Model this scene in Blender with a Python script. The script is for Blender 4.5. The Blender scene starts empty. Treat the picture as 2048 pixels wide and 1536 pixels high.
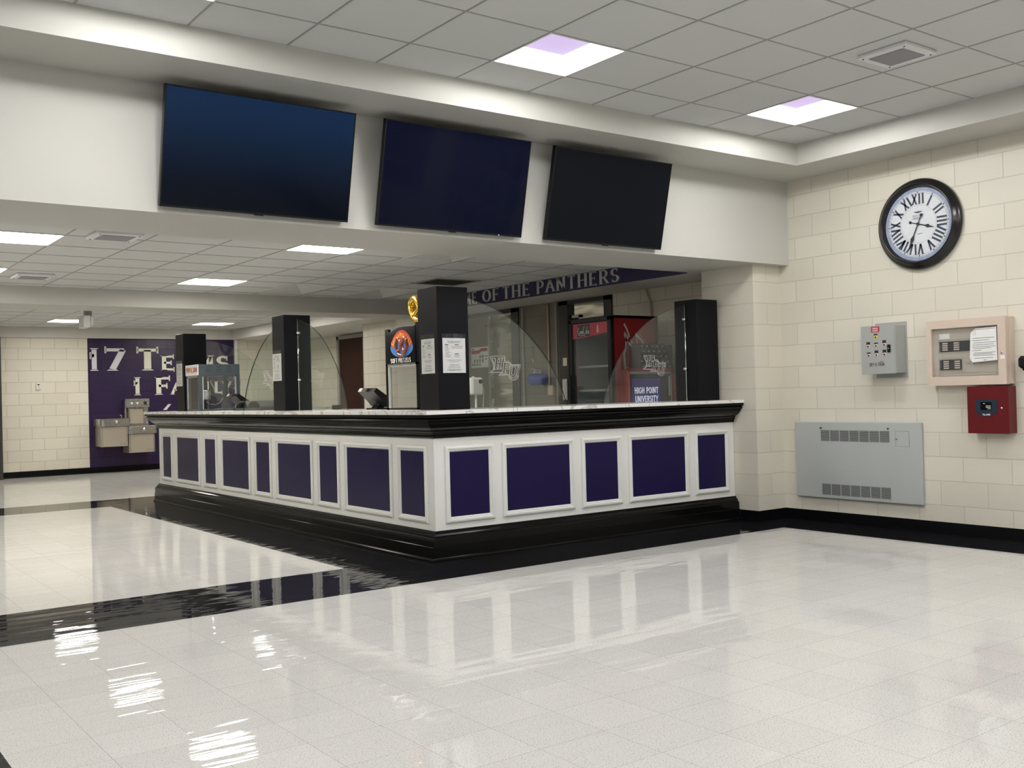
import bpy, math, random
from math import sin, cos, pi, radians, sqrt
from mathutils import Vector, Matrix
random.seed(7)
SC = bpy.context.scene
COL = SC.collection

# ------------------------------------------------------------------ camera
F_PX, CAM_H = 2038.97, 1.26769
YAW, PITCH, ROLL = radians(53.52862), radians(0.54913), radians(-1.48553)
fwd = Vector((cos(YAW)*cos(PITCH), sin(YAW)*cos(PITCH), sin(PITCH)))
rt = Vector((sin(YAW), -cos(YAW), 0)); upv = rt.cross(fwd)
R2 = rt*cos(ROLL) + upv*sin(ROLL); U2 = upv*cos(ROLL) - rt*sin(ROLL)
cam_d = bpy.data.cameras.new('camera'); cam = bpy.data.objects.new('camera', cam_d); COL.objects.link(cam)
mw = Matrix((R2, U2, -fwd)).transposed().to_4x4(); mw.translation = Vector((0, 0, CAM_H))
cam.matrix_world = mw
cam_d.sensor_fit = 'HORIZONTAL'; cam_d.sensor_width = 36.0; cam_d.lens = 36.0*F_PX/2048.0
cam_d.clip_start = 0.05; cam_d.clip_end = 200
SC.camera = cam

# ------------------------------------------------------------------ world, exposure
w = bpy.data.worlds.new('dusk_sky'); SC.world = w; w.use_nodes = True
w.node_tree.nodes['Background'].inputs[0].default_value = (0.10, 0.22, 0.60, 1)
w.node_tree.nodes['Background'].inputs[1].default_value = 0.35
SC.view_settings.view_transform = 'Standard'
try: SC.view_settings.look = 'None'
except Exception: pass
SC.view_settings.gamma = 1.0; SC.view_settings.use_curve_mapping = False
SC.view_settings.exposure = 0.0
LIGHT_MAIN = 47.0      # emission of a lit troffer's reflector
LIGHT_BACK = 28.5

# ------------------------------------------------------------------ materials
def newmat(name):
    m = bpy.data.materials.new(name); m.use_nodes = True
    nt = m.node_tree; b = nt.nodes['Principled BSDF']
    return m, nt, b
def N(nt, t, **kw):
    n = nt.nodes.new(t)
    for k, v in kw.items(): setattr(n, k, v)
    return n
def L(nt, a, b): nt.links.new(a, b)
def objco(nt): return N(nt, 'ShaderNodeTexCoord').outputs['Object']
def pos(nt): return N(nt, 'ShaderNodeNewGeometry').outputs['Position']
def plain(name, col, rough=0.5, metal=0.0, spec=0.5, noise=0.04, nscale=30, bump=0.0, coat=0.0):
    m, nt, b = newmat(name)
    b.inputs['Roughness'].default_value = rough; b.inputs['Metallic'].default_value = metal
    b.inputs['Specular IOR Level'].default_value = spec
    if coat: b.inputs['Coat Weight'].default_value = coat; b.inputs['Coat Roughness'].default_value = 0.05
    nz = N(nt, 'ShaderNodeTexNoise'); nz.inputs['Scale'].default_value = nscale; nz.inputs['Detail'].default_value = 3
    L(nt, pos(nt), nz.inputs['Vector'])
    mx = N(nt, 'ShaderNodeMix', data_type='RGBA')
    a = tuple(c*(1-noise) for c in col); c2 = tuple(min(1, c*(1+noise)) for c in col)
    mx.inputs[6].default_value = (*a, 1); mx.inputs[7].default_value = (*c2, 1)
    L(nt, nz.outputs['Fac'], mx.inputs[0]); L(nt, mx.outputs[2], b.inputs['Base Color'])
    if bump:
        bp = N(nt, 'ShaderNodeBump'); bp.inputs['Strength'].default_value = bump; bp.inputs['Distance'].default_value = 0.002
        L(nt, nz.outputs['Fac'], bp.inputs['Height']); L(nt, bp.outputs[0], b.inputs['Normal'])
    return m
def emit(name, col, s, bmax=.8):
    m, nt, b = newmat(name)
    b.inputs['Base Color'].default_value = (*[min(c, bmax) for c in col], 1)
    b.inputs['Emission Color'].default_value = (*col, 1); b.inputs['Emission Strength'].default_value = s; b.inputs['Specular IOR Level'].default_value = 0
    return m
def block_mat(name, axis, col, u0=0.0, v0=0.0358, bw=0.4064, bh=0.2032, mort=0.0045, rough=0.42, bump=0.5, dark=0.80, offset=0.5, light_line=True):
    """painted concrete block; axis 'x': wall of constant X (u = Y), 'y': wall of constant Y (u = X)"""
    m, nt, b = newmat(name)
    sp = N(nt, 'ShaderNodeSeparateXYZ'); L(nt, pos(nt), sp.inputs[0])
    cb = N(nt, 'ShaderNodeCombineXYZ')
    au = N(nt, 'ShaderNodeMath', operation='SUBTRACT'); au.inputs[1].default_value = u0 - 40*bw
    av = N(nt, 'ShaderNodeMath', operation='SUBTRACT'); av.inputs[1].default_value = v0 - 2*bh
    L(nt, sp.outputs[1 if axis == 'x' else 0], au.inputs[0]); L(nt, sp.outputs[2], av.inputs[0])
    L(nt, au.outputs[0], cb.inputs[0]); L(nt, av.outputs[0], cb.inputs[1])
    br = N(nt, 'ShaderNodeTexBrick'); br.offset = offset; br.offset_frequency = 2; br.squash = 1.0
    for k, v in (('Scale', 1.0), ('Mortar Size', mort), ('Mortar Smooth', 0.35), ('Brick Width', bw), ('Row Height', bh), ('Bias', 0.0)):
        br.inputs[k].default_value = v
    br.inputs['Color1'].default_value = (*[c*1.03 for c in col], 1)
    br.inputs['Color2'].default_value = (*[c*0.96 for c in col], 1)
    br.inputs['Mortar'].default_value = (*[c*dark for c in col], 1)
    L(nt, cb.outputs[0], br.inputs['Vector'])
    nz = N(nt, 'ShaderNodeTexNoise'); nz.inputs['Scale'].default_value = 90; nz.inputs['Detail'].default_value = 4
    L(nt, pos(nt), nz.inputs['Vector'])
    nl = N(nt, 'ShaderNodeTexNoise'); nl.inputs['Scale'].default_value = 1.6; nl.inputs['Detail'].default_value = 2
    L(nt, pos(nt), nl.inputs['Vector'])
    mr = N(nt, 'ShaderNodeMapRange'); mr.inputs[3].default_value = 0.95; mr.inputs[4].default_value = 1.05
    L(nt, nl.outputs['Fac'], mr.inputs[0])
    mx = N(nt, 'ShaderNodeMix', data_type='RGBA', blend_type='MULTIPLY'); mx.inputs[0].default_value = 1
    L(nt, br.outputs['Color'], mx.inputs[6]); L(nt, mr.outputs[0], mx.inputs[7]); L(nt, mx.outputs[2], b.inputs['Base Color'])
    h = N(nt, 'ShaderNodeMath', operation='MULTIPLY'); h.inputs[1].default_value = -1.0; L(nt, br.outputs['Fac'], h.inputs[0])
    h2 = N(nt, 'ShaderNodeMath', operation='MULTIPLY_ADD'); h2.inputs[1].default_value = 0.22; L(nt, nz.outputs['Fac'], h2.inputs[0]); L(nt, h.outputs[0], h2.inputs[2])
    bp = N(nt, 'ShaderNodeBump'); bp.inputs['Strength'].default_value = bump; bp.inputs['Distance'].default_value = 0.004
    L(nt, h2.outputs[0], bp.inputs['Height']); L(nt, bp.outputs[0], b.inputs['Normal'])
    b.inputs['Roughness'].default_value = rough; b.inputs['Specular IOR Level'].default_value = 0.4
    return m
def floor_mat(name, col, dots, rough=0.02, tile=0.3048, black=False):
    m, nt, b = newmat(name)
    p = pos(nt)
    mp = N(nt, 'ShaderNodeMapping'); mp.inputs['Location'].default_value = (-3.4365+40*tile, -4.1083+40*tile, 0); L(nt, p, mp.inputs[0])
    br = N(nt, 'ShaderNodeTexBrick'); br.offset = 0.0; br.squash = 1.0
    for k, v in (('Scale', 1.0), ('Mortar Size', 0.0011), ('Mortar Smooth', 0.2), ('Brick Width', tile), ('Row Height', tile), ('Bias', 0.0)):
        br.inputs[k].default_value = v
    f = 1.0 if not black else 1.2
    br.inputs['Color1'].default_value = (*[c*1.02*f for c in col], 1); br.inputs['Color2'].default_value = (*[c*0.965 for c in col], 1)
    br.inputs['Mortar'].default_value = (*[c*(0.58 if not black else 2.2) for c in col], 1)
    L(nt, mp.outputs[0], br.inputs['Vector'])
    nz = N(nt, 'ShaderNodeTexNoise'); nz.inputs['Scale'].default_value = 170; nz.inputs['Detail'].default_value = 3; L(nt, p, nz.inputs['Vector'])
    rp = N(nt, 'ShaderNodeMapRange'); rp.inputs[1].default_value = 0.56; rp.inputs[2].default_value = 0.66; rp.inputs[3].default_value = 1.0; rp.inputs[4].default_value = dots
    L(nt, nz.outputs['Fac'], rp.inputs[0])
    mx = N(nt, 'ShaderNodeMix', data_type='RGBA', blend_type='MULTIPLY'); mx.inputs[0].default_value = 1
    L(nt, br.outputs['Color'], mx.inputs[6]); L(nt, rp.outputs[0], mx.inputs[7]); L(nt, mx.outputs[2], b.inputs['Base Color'])
    b.inputs['Roughness'].default_value = 0.6; b.inputs['Specular IOR Level'].default_value = 0.0
    b.inputs['Coat Weight'].default_value = 0.85; b.inputs['Coat IOR'].default_value = 1.45
    # wax coat: smooth with mop streaks
    m2 = N(nt, 'ShaderNodeMapping'); m2.inputs['Rotation'].default_value = (0, 0, radians(6)); m2.inputs['Scale'].default_value = (1.0, 5.5, 1); L(nt, p, m2.inputs[0])
    n2 = N(nt, 'ShaderNodeTexNoise'); n2.inputs['Scale'].default_value = 1.5; n2.inputs['Detail'].default_value = 2.0; n2.inputs['Roughness'].default_value = 0.5; L(nt, m2.outputs[0], n2.inputs['Vector'])
    n3 = N(nt, 'ShaderNodeTexNoise'); n3.inputs['Scale'].default_value = 0.9; n3.inputs['Detail'].default_value = 3; L(nt, p, n3.inputs['Vector'])
    r2 = N(nt, 'ShaderNodeMapRange'); r2.inputs[1].default_value = .3; r2.inputs[2].default_value = .75; r2.inputs[3].default_value = rough*0.6; r2.inputs[4].default_value = rough*1.4
    L(nt, n3.outputs['Fac'], r2.inputs[0]); L(nt, r2.outputs[0], b.inputs['Coat Roughness'])
    bp = N(nt, 'ShaderNodeBump'); bp.inputs['Strength'].default_value = 0.55; bp.inputs['Distance'].default_value = 0.004
    L(nt, n2.outputs['Fac'], bp.inputs['Height']); L(nt, bp.outputs[0], b.inputs['Coat Normal'])
    return m
def steel_mat(name, col=(.55, .54, .52), rough=0.28, wav=0.0, sc=(3, 3, 60)):
    m, nt, b = newmat(name)
    b.inputs['Metallic'].default_value = 1.0; b.inputs['Base Color'].default_value = (*col, 1)
    mp = N(nt, 'ShaderNodeMapping'); mp.inputs['Scale'].default_value = sc; L(nt, pos(nt), mp.inputs[0])
    nz = N(nt, 'ShaderNodeTexNoise'); nz.inputs['Scale'].default_value = 6; nz.inputs['Detail'].default_value = 4; L(nt, mp.outputs[0], nz.inputs['Vector'])
    r = N(nt, 'ShaderNodeMapRange'); r.inputs[3].default_value = rough*.7; r.inputs[4].default_value = rough*1.3
    L(nt, nz.outputs['Fac'], r.inputs[0]); L(nt, r.outputs[0], b.inputs['Roughness'])
    if wav:
        n2 = N(nt, 'ShaderNodeTexNoise'); n2.inputs['Scale'].default_value = 3.0; n2.inputs['Detail'].default_value = 1
        m3 = N(nt, 'ShaderNodeMapping'); m3.inputs['Scale'].default_value = (.3, .35, 1.7); L(nt, pos(nt), m3.inputs[0]); L(nt, m3.outputs[0], n2.inputs['Vector'])
        bp = N(nt, 'ShaderNodeBump'); bp.inputs['Strength'].default_value = wav; bp.inputs['Distance'].default_value = 0.05
        L(nt, n2.outputs['Fac'], bp.inputs['Height']); L(nt, bp.outputs[0], b.inputs['Normal'])
    return m
def glass_mat(name, tint=(.86, .92, .88), refl=1.0):
    m, nt, b = newmat(name)
    out = nt.nodes['Material Output']; nt.nodes.remove(b)
    tr = N(nt, 'ShaderNodeBsdfTransparent'); tr.inputs[0].default_value = (*tint, 1)
    gl = N(nt, 'ShaderNodeBsdfGlossy'); gl.inputs['Roughness'].default_value = 0.02; gl.inputs[0].default_value = (refl, refl, refl, 1)
    df = N(nt, 'ShaderNodeBsdfDiffuse'); df.inputs[0].default_value = (.6, .65, .6, 1)
    ge = N(nt, 'ShaderNodeNewGeometry'); dt = N(nt, 'ShaderNodeVectorMath', operation='DOT_PRODUCT'); L(nt, ge.outputs['Incoming'], dt.inputs[0]); L(nt, ge.outputs['Normal'], dt.inputs[1])
    ab = N(nt, 'ShaderNodeMath', operation='ABSOLUTE'); L(nt, dt.outputs['Value'], ab.inputs[0])
    om = N(nt, 'ShaderNodeMath', operation='SUBTRACT'); om.inputs[0].default_value = 1.0; L(nt, ab.outputs[0], om.inputs[1])
    pw_ = N(nt, 'ShaderNodeMath', operation='POWER'); pw_.inputs[1].default_value = 5.0; L(nt, om.outputs[0], pw_.inputs[0])
    fr = N(nt, 'ShaderNodeMath', operation='MULTIPLY_ADD'); fr.inputs[1].default_value = .92; fr.inputs[2].default_value = .07; L(nt, pw_.outputs[0], fr.inputs[0])
    mx = N(nt, 'ShaderNodeMixShader'); L(nt, fr.outputs[0], mx.inputs[0]); L(nt, tr.outputs[0], mx.inputs[1]); L(nt, gl.outputs[0], mx.inputs[2])
    m2 = N(nt, 'ShaderNodeMixShader'); m2.inputs[0].default_value = 0.03; L(nt, mx.outputs[0], m2.inputs[1]); L(nt, df.outputs[0], m2.inputs[2])
    L(nt, m2.outputs[0], out.inputs[0])
    return m
def marble_mat():
    m, nt, b = newmat('veined_white_quartz')
    nz = N(nt, 'ShaderNodeTexNoise'); nz.inputs['Scale'].default_value = 2.2; nz.inputs['Detail'].default_value = 7; nz.inputs['Distortion'].default_value = 1.6
    L(nt, pos(nt), nz.inputs['Vector'])
    r = N(nt, 'ShaderNodeValToRGB'); e = r.color_ramp.elements
    e[0].position = 0.0; e[0].color = (.82, .81, .80, 1); e[1].position = 1; e[1].color = (.84, .83, .82, 1)
    for p_, c_ in ((.47, .80), (.50, .42), (.53, .80)):
        q = e.new(p_); q.color = (c_, c_*.98, c_*.97, 1)
    L(nt, nz.outputs['Fac'], r.inputs[0]); L(nt, r.outputs[0], b.inputs['Base Color']); b.inputs['Roughness'].default_value = 0.18
    return m
def wood_mat():
    m, nt, b = newmat('dark_red_brown_wood')
    mp = N(nt, 'ShaderNodeMapping'); mp.inputs['Scale'].default_value = (14, 14, .8); L(nt, pos(nt), mp.inputs[0])
    nz = N(nt, 'ShaderNodeTexNoise'); nz.inputs['Scale'].default_value = 4; nz.inputs['Detail'].default_value = 6; L(nt, mp.outputs[0], nz.inputs['Vector'])
    r = N(nt, 'ShaderNodeValToRGB'); e = r.color_ramp.elements
    e[0].position = .3; e[0].color = (.022, .006, .003, 1); e[1].position = .75; e[1].color = (.048, .013, .007, 1)
    L(nt, nz.outputs['Fac'], r.inputs[0]); L(nt, r.outputs[0], b.inputs['Base Color']); b.inputs['Roughness'].default_value = .4; b.inputs['Specular IOR Level'].default_value = .2
    return m
def screen_mat(name, c_lo, c_hi, z0, z1, x0, x1, tint=(.004, .005, .008)):
    """glossy display with a dim picture on it (screen's own light)"""
    m, nt, b = newmat(name)
    b.inputs['Base Color'].default_value = (*tint, 1); b.inputs['Roughness'].default_value = .05; b.inputs['Specular IOR Level'].default_value = .07
    sp = N(nt, 'ShaderNodeSeparateXYZ'); L(nt, pos(nt), sp.inputs[0])
    mr = N(nt, 'ShaderNodeMapRange'); mr.interpolation_type = 'SMOOTHSTEP'; mr.inputs[1].default_value = z0; mr.inputs[2].default_value = z1; L(nt, sp.outputs[2], mr.inputs[0])
    mx = N(nt, 'ShaderNodeMix', data_type='RGBA'); mx.inputs[6].default_value = (*c_lo, 1); mx.inputs[7].default_value = (*c_hi, 1)
    L(nt, mr.outputs[0], mx.inputs[0]); L(nt, mx.outputs[2], b.inputs['Emission Color']); b.inputs['Emission Strength'].default_value = 1
    return m
CREAM = (.70, .665, .568)
M = {}
M['block_x'] = block_mat('cream_painted_block_right', 'x', CREAM, u0=4.7588)
M['block_y'] = block_mat('cream_painted_block_front', 'y', CREAM, u0=7.765)
M['block_far'] = block_mat('cream_painted_block_far', 'y', CREAM, u0=3.724+.2032, v0=.0715, dark=.74, mort=.006)
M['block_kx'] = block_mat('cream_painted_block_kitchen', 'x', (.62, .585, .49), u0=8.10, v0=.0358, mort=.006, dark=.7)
M['block_dark'] = block_mat('dark_taupe_block_kitchen', 'x', (.20, .18, .145), u0=8.10, v0=.0358, mort=.005, dark=.8)  # same block pattern as the kitchen wall, in a darker taupe
M['purple_block'] = block_mat('purple_painted_block', 'y', (.021, .0095, .050), u0=3.724+.2032, v0=.0715, dark=.62, mort=.006, rough=.35)
M['drywall'] = plain('warm_white_drywall_paint', (.545, .54, .50), .55, noise=.015, nscale=4)
M['tile'] = plain('grey_white_ceiling_tile', (.62, .628, .618), .9, noise=.06, nscale=260, bump=.3, spec=.1)
M['tbar'] = plain('ceiling_grid_enamel', (.36, .35, .335), .5)
M['floor'] = floor_mat('cream_speckled_vinyl_tile', (.635, .628, .602), .50)
M['floor_black'] = floor_mat('black_vinyl_tile', (.010, .010, .012), 1.5, rough=.02, black=True)
M['base'] = plain('black_vinyl_cove', (.004, .004, .005), .3, spec=.15)
M['white'] = plain('counter_white_paint', (.76, .76, .73), .35, noise=.01)
M['black_wood'] = plain('gloss_black_painted_wood', (.004, .004, .004), .12, spec=.16)
M['panel'] = plain('deep_purple_panel', (.012, .007, .050), .26, spec=.16, noise=.03)
M['marble'] = marble_mat()
M['pillar'] = plain('satin_black_post', (.006, .006, .008), .42, spec=.12, noise=.25, nscale=3)
M['steel'] = steel_mat('brushed_stainless', wav=.0)
M['steel_wavy'] = steel_mat('polished_stainless_sheet', (.42, .41, .38), .12, wav=.9)
M['steel_highlit'] = steel_mat('highlit_stainless_sheet', (.85, .83, .76), .12, wav=.9)  # lighter copy of the door steel, highlight brightness put into its colour
M['chrome'] = steel_mat('chrome', (.8, .8, .8), .08)
M['darksteel'] = steel_mat('dark_grey_steel', (.10, .10, .095), .4)
M['fsteel'] = plain('fountain_stainless_cabinet', (.50, .45, .37), .32, metal=.55)
M['glass'] = glass_mat('clear_greenish_glass')
M['glass_edge'] = plain('glass_edge_green', (.025, .035, .03), .2, spec=.25)
M['glass_clear'] = glass_mat('clear_cabinet_glass', (.94, .95, .95))
M['etch'] = plain('frosted_etching', (.55, .56, .54), .8)
M['black'] = plain('matt_black_plastic', (.006, .006, .007), .35, spec=.25)
M['gloss_black'] = plain('gloss_black_plastic', (.004, .004, .005), .14, spec=.2)
M['grey'] = plain('grey_enamel_metal', (.355, .372, .352), .42, noise=.02)
M['heater'] = plain('light_grey_enamel', (.45, .475, .47), .36, noise=.02, nscale=5)
M['slot'] = plain('dark_slot', (.02, .022, .02), .7)
M['beige'] = plain('pinkish_beige_enamel', (.63, .515, .43), .45, noise=.02)
M['beige2'] = plain('beige_inner_panel', (.50, .45, .38), .5, noise=.02)
M['red'] = plain('dark_red_enamel', (.115, .006, .009), .35, spec=.3, noise=.03)
M['redlabel'] = plain('bright_red_label', (.45, .02, .03), .5)
M['navy'] = plain('navy_plastic', (.012, .022, .045), .3)
M['paper'] = plain('white_paper', (.80, .80, .78), .7, noise=.01)
M['paper_grey'] = plain('printed_grey_ink', (.22, .22, .24), .8)
M['ink'] = plain('black_ink', (.02, .02, .025), .7)
M['ink_navy'] = plain('navy_ink', (.025, .03, .10), .7)
M['cream_paint'] = plain('cream_lettering_paint', (.68, .67, .57), .5)
M['lilac_paint'] = plain('pale_grey_lettering_paint', (.62, .61, .64), .5)
M['sign_purple'] = plain('purple_sign_band', (.016, .010, .06), .4)
M['sign_letter'] = plain('silver_grey_lettering', (.52, .52, .52), .45)
M['acrylic'] = glass_mat('clear_acrylic', (.93, .93, .93))
M['white_plastic'] = plain('white_plastic', (.72, .71, .68), .4)
M['speaker'] = plain('pale_grille_metal', (.74, .73, .75), .5)
M['speaker_mesh'] = plain('grey_perforated_mesh', (.26, .255, .27), .6, noise=.3, nscale=300)
M['wood'] = wood_mat()
M['frame_grey'] = plain('grey_door_frame', (.30, .29, .27), .5)
M['frame_dark'] = plain('dark_bronze_frame', (.035, .032, .028), .4)
M['coke_red'] = plain('cooler_red_paint', (.23, .004, .008), .3, coat=.3)
M['coke_panel'] = plain('red_header_print', (.40, .03, .05), .4)
M['coke_silver'] = plain('silver_grey_print', (.42, .41, .39), .5)
M['shelf'] = plain('cooler_shelf_wire', (.42, .42, .42), .4)
M['cooler_in'] = plain('cooler_liner', (.30, .33, .36), .5)
M['blue'] = plain('translucent_blue_plastic', (.01, .08, .42), .25)
M['popgrey'] = plain('blue_grey_enamel', (.055, .070, .082), .35)
M['popred'] = plain('popcorn_red_letters', (.55, .02, .03), .5)
M['popyellow'] = plain('popcorn_yellow_letters', (.75, .55, .06), .5)
M['alu'] = plain('bright_aluminium', (.75, .75, .74), .25, metal=.6)
M['gold'] = plain('shiny_gold_foil', (.80, .50, .08), .16, metal=.9)
M['pretzel'] = plain('pretzel_brown', (.30, .07, .03), .25)
M['pretzel_hi'] = plain('pretzel_highlight', (.75, .38, .22), .3)
M['pretzel_blue'] = plain('print_blue', (.03, .16, .45), .4)
M['pretzel_red'] = plain('print_red', (.42, .03, .02), .4)
M['pretzel_yellow'] = plain('print_yellow', (.80, .48, .03), .4)
M['clock_face'] = plain('aged_white_dial', (.66, .69, .72), .45, noise=.06, nscale=14)
M['clock_blue'] = plain('blue_washed_dial_edge', (.30, .35, .50), .45, noise=.35, nscale=25)
M['clock_rim'] = plain('black_clock_case', (.009, .008, .008), .22, noise=.4, nscale=8)
M['clock_ink'] = plain('dark_blue_grey_numerals', (.04, .05, .08), .5)
M['display'] = screen_mat('university_display', (.015, .03, .17), (.022, .016, .075), 1.1, 1.25, 0, 1)
M['display_text'] = emit('display_white_text', (.62, .60, .68), .8)
M['tv1'] = screen_mat('tv_screen_blue', (.0006, .0012, .003), (.006, .022, .062), 2.50, 3.25, 2, 3)
M['tv2'] = screen_mat('tv_screen_navy', (.0003, .0004, .0075), (.0010, .0012, .011), 2.46, 3.18, 3, 4)
M['tv3'] = screen_mat('tv_screen_black', (.0004, .0004, .0008), (.0004, .0004, .001), 2.46, 3.18, 5, 6)
M['led'] = emit('blue_standby_light', (.15, .2, 1), 3.0)
M['refl_main'] = emit('lit_reflector_main', (1.0, .985, .965), LIGHT_MAIN)
M['lens_main'] = emit('lit_lilac_lens', (.66, .52, .82), 1.0, .01)
M['refl_back'] = emit('lit_reflector_back', (1.0, .95, .865), LIGHT_BACK)
M['refl_off'] = plain('unlit_reflector', (.62, .62, .60), .5)
M['lens_off'] = plain('unlit_lilac_lens', (.10, .08, .14), .4)
M['light_frame'] = plain('troffer_frame_white', (.78, .77, .72), .4)
M['winframe'] = plain('white_window_frame', (.6, .6, .58), .4)
M['winglass'] = glass_mat('window_glass', (.9, .95, 1.0))
M['brown_dev'] = plain('brass_brown', (.12, .07, .04), .4)

# ------------------------------------------------------------------ mesh builder
class MB:
    def __init__(s): s.v = []; s.f = []; s.mi = []; s.cur = 0; s.sm = set()
    def mat(s, i): s.cur = i; return s
    def quad(s, *p):
        n = len(s.v); s.v += [tuple(q) for q in p]; s.f.append(tuple(range(n, n+len(p)))); s.mi.append(s.cur); return s
    def box(s, x0, x1, y0, y1, z0, z1):
        n = len(s.v)
        s.v += [(x, y, z) for x in (x0, x1) for y in (y0, y1) for z in (z0, z1)]
        for f in ((0, 1, 3, 2), (4, 6, 7, 5), (0, 4, 5, 1), (2, 3, 7, 6), (0, 2, 6, 4), (1, 5, 7, 3)):
            s.f.append(tuple(n+i for i in f)); s.mi.append(s.cur)
        return s
    def bbox(s, x0, x1, y0, y1, z0, z1, b=.004):
        """box with chamfered edges"""
        b = min(b, .45*abs(x1-x0), .45*abs(y1-y0), .45*abs(z1-z0))
        X = sorted((x0, x1)); Y = sorted((y0, y1)); Z = sorted((z0, z1)); n = len(s.v); idx = {}
        for i in (0, 1):
            for j in (0, 1):
                for k in (0, 1):
                    sx, sy, sz = (1, -1)[i], (1, -1)[j], (1, -1)[k]
                    for a, (dx, dy, dz) in enumerate(((0, b, b), (b, 0, b), (b, b, 0))):
                        idx[i, j, k, a] = len(s.v); s.v.append((X[i]+sx*dx, Y[j]+sy*dy, Z[k]+sz*dz))
        def add(*q): s.f.append(tuple(q)); s.mi.append(s.cur)
        for i in (0, 1):
            add(*[idx[i, j, k, 0] for j, k in ((0, 0), (1, 0), (1, 1), (0, 1))])
            add(*[idx[j, i, k, 1] for j, k in ((0, 0), (1, 0), (1, 1), (0, 1))])
            add(*[idx[j, k, i, 2] for j, k in ((0, 0), (1, 0), (1, 1), (0, 1))])
        for i in (0, 1):
            for j in (0, 1):
                add(idx[i, j, 0, 0], idx[i, j, 1, 0], idx[i, j, 1, 1], idx[i, j, 0, 1])
                add(idx[i, 0, j, 0], idx[i, 1, j, 0], idx[i, 1, j, 2], idx[i, 0, j, 2])
                add(idx[0, i, j, 1], idx[1, i, j, 1], idx[1, i, j, 2], idx[0, i, j, 2])
                for k in (0, 1): add(idx[i, j, k, 0], idx[i, j, k, 1], idx[i, j, k, 2])
        return s
    def prism(s, pts, fn, h0, h1):
        """polygon pts (u,v) extruded; fn(u,v,h)->xyz"""
        n = len(s.v); k = len(pts)
        s.v += [tuple(fn(u, v, h0)) for u, v in pts] + [tuple(fn(u, v, h1)) for u, v in pts]
        s.f.append(tuple(range(n, n+k))); s.f.append(tuple(range(n+k, n+2*k))); s.mi += [s.cur]*2
        for i in range(k):
            j = (i+1) % k; s.f.append((n+i, n+j, n+k+j, n+k+i)); s.mi.append(s.cur)
        return s
    def loft(s, rings, closed=True, caps=False, smooth=True):
        n = len(s.v); k = len(rings[0])
        for r in rings: s.v += [tuple(p) for p in r]
        for a in range(len(rings)-1):
            for i in range(k if closed else k-1):
                j = (i+1) % k
                if smooth: s.sm.add(len(s.f))
                s.f.append((n+a*k+i, n+a*k+j, n+(a+1)*k+j, n+(a+1)*k+i)); s.mi.append(s.cur)
        if caps:
            s.f.append(tuple(range(n, n+k))); s.f.append(tuple(range(n+(len(rings)-1)*k, n+len(rings)*k))); s.mi += [s.cur]*2
        return s
    def lathe(s, prof, org, axis='z', seg=32, caps=False):
        rings = []
        for r, h in prof:
            ring = []
            for i in range(seg):
                a = 2*pi*i/seg; c, d = r*cos(a), r*sin(a)
                ring.append({'z': (org[0]+c, org[1]+d, org[2]+h), 'x': (org[0]+h, org[1]+c, org[2]+d), 'y': (org[0]+c, org[1]+h, org[2]+d)}[axis])
            rings.append(ring)
        return s.loft(rings, True, caps)
    def tube(s, pts, r, seg=8, caps=True):
        P = [Vector(p) for p in pts]; rings = []; ref = None
        for i, p in enumerate(P):
            t = (P[min(i+1, len(P)-1)]-P[max(i-1, 0)]).normalized()
            if ref is None: ref = Vector((0, 0, 1)) if abs(t.z) < .9 else Vector((1, 0, 0))
            a = t.cross(ref).normalized(); b = a.cross(t); ref = b
            rr = r[i] if isinstance(r, (list, tuple)) else r
            rings.append([p+a*rr*cos(2*pi*k/seg)+b*rr*sin(2*pi*k/seg) for k in range(seg)])
        return s.loft(rings, True, caps)
    def polys(s, polys, fn, h=0.0):
        for q in polys: s.quad(*[fn(u, v, h) for u, v in q])
        return s
    def build(s, name, mats, parent=None, local=False):
        if not isinstance(mats, (list, tuple)): mats = [mats]
        o0 = Vector((0, 0, 0))
        if parent is not None and not local:
            o0 = Vector(parent.get('_o', (0, 0, 0)))
        me = bpy.data.meshes.new(name)
        me.from_pydata([(v[0]-o0.x, v[1]-o0.y, v[2]-o0.z) for v in s.v], [], s.f)
        for m in mats: me.materials.append(M[m] if isinstance(m, str) else m)
        for i, p in enumerate(me.polygons):
            p.material_index = s.mi[i]; p.use_smooth = i in s.sm
        import bmesh
        bm = bmesh.new(); bm.from_mesh(me); bmesh.ops.recalc_face_normals(bm, faces=bm.faces); bm.to_mesh(me); bm.free()
        o = bpy.data.objects.new(name, me); COL.objects.link(o)
        if parent is not None:
            o.parent = parent; o['_o'] = tuple(o0)
        return o
def tag(o, label, cat, group=None, kind=None):
    if label: o['label'] = label
    if cat: o['category'] = cat
    if group: o['group'] = group
    if kind: o['kind'] = kind
    return o
def thing(name, label, cat, loc=(0, 0, 0), group=None):
    o = bpy.data.objects.new(name, None); COL.objects.link(o); o.location = loc; o['_o'] = tuple(loc)
    o.empty_display_size = .1
    return tag(o, label, cat, group)
def struct(o): o['kind'] = 'structure'; return o
def copy_thing(root, loc, label=None, group=None):
    r = root.copy(); COL.objects.link(r); r.location = loc; r['_o'] = tuple(loc)
    if label: r['label'] = label
    if group: r['group'] = group
    for ch in list(root.children):
        c = ch.copy(); COL.objects.link(c); c.parent = r
        for g in list(ch.children):
            d = g.copy(); COL.objects.link(d); d.parent = c
    return r

# ------------------------------------------------------------------ stroke lettering
def arc(cx, cy, rx, ry, a0, a1, n=12):
    return [(cx+rx*cos(radians(a0+(a1-a0)*i/n)), cy+ry*sin(radians(a0+(a1-a0)*i/n))) for i in range(n+1)]
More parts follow.
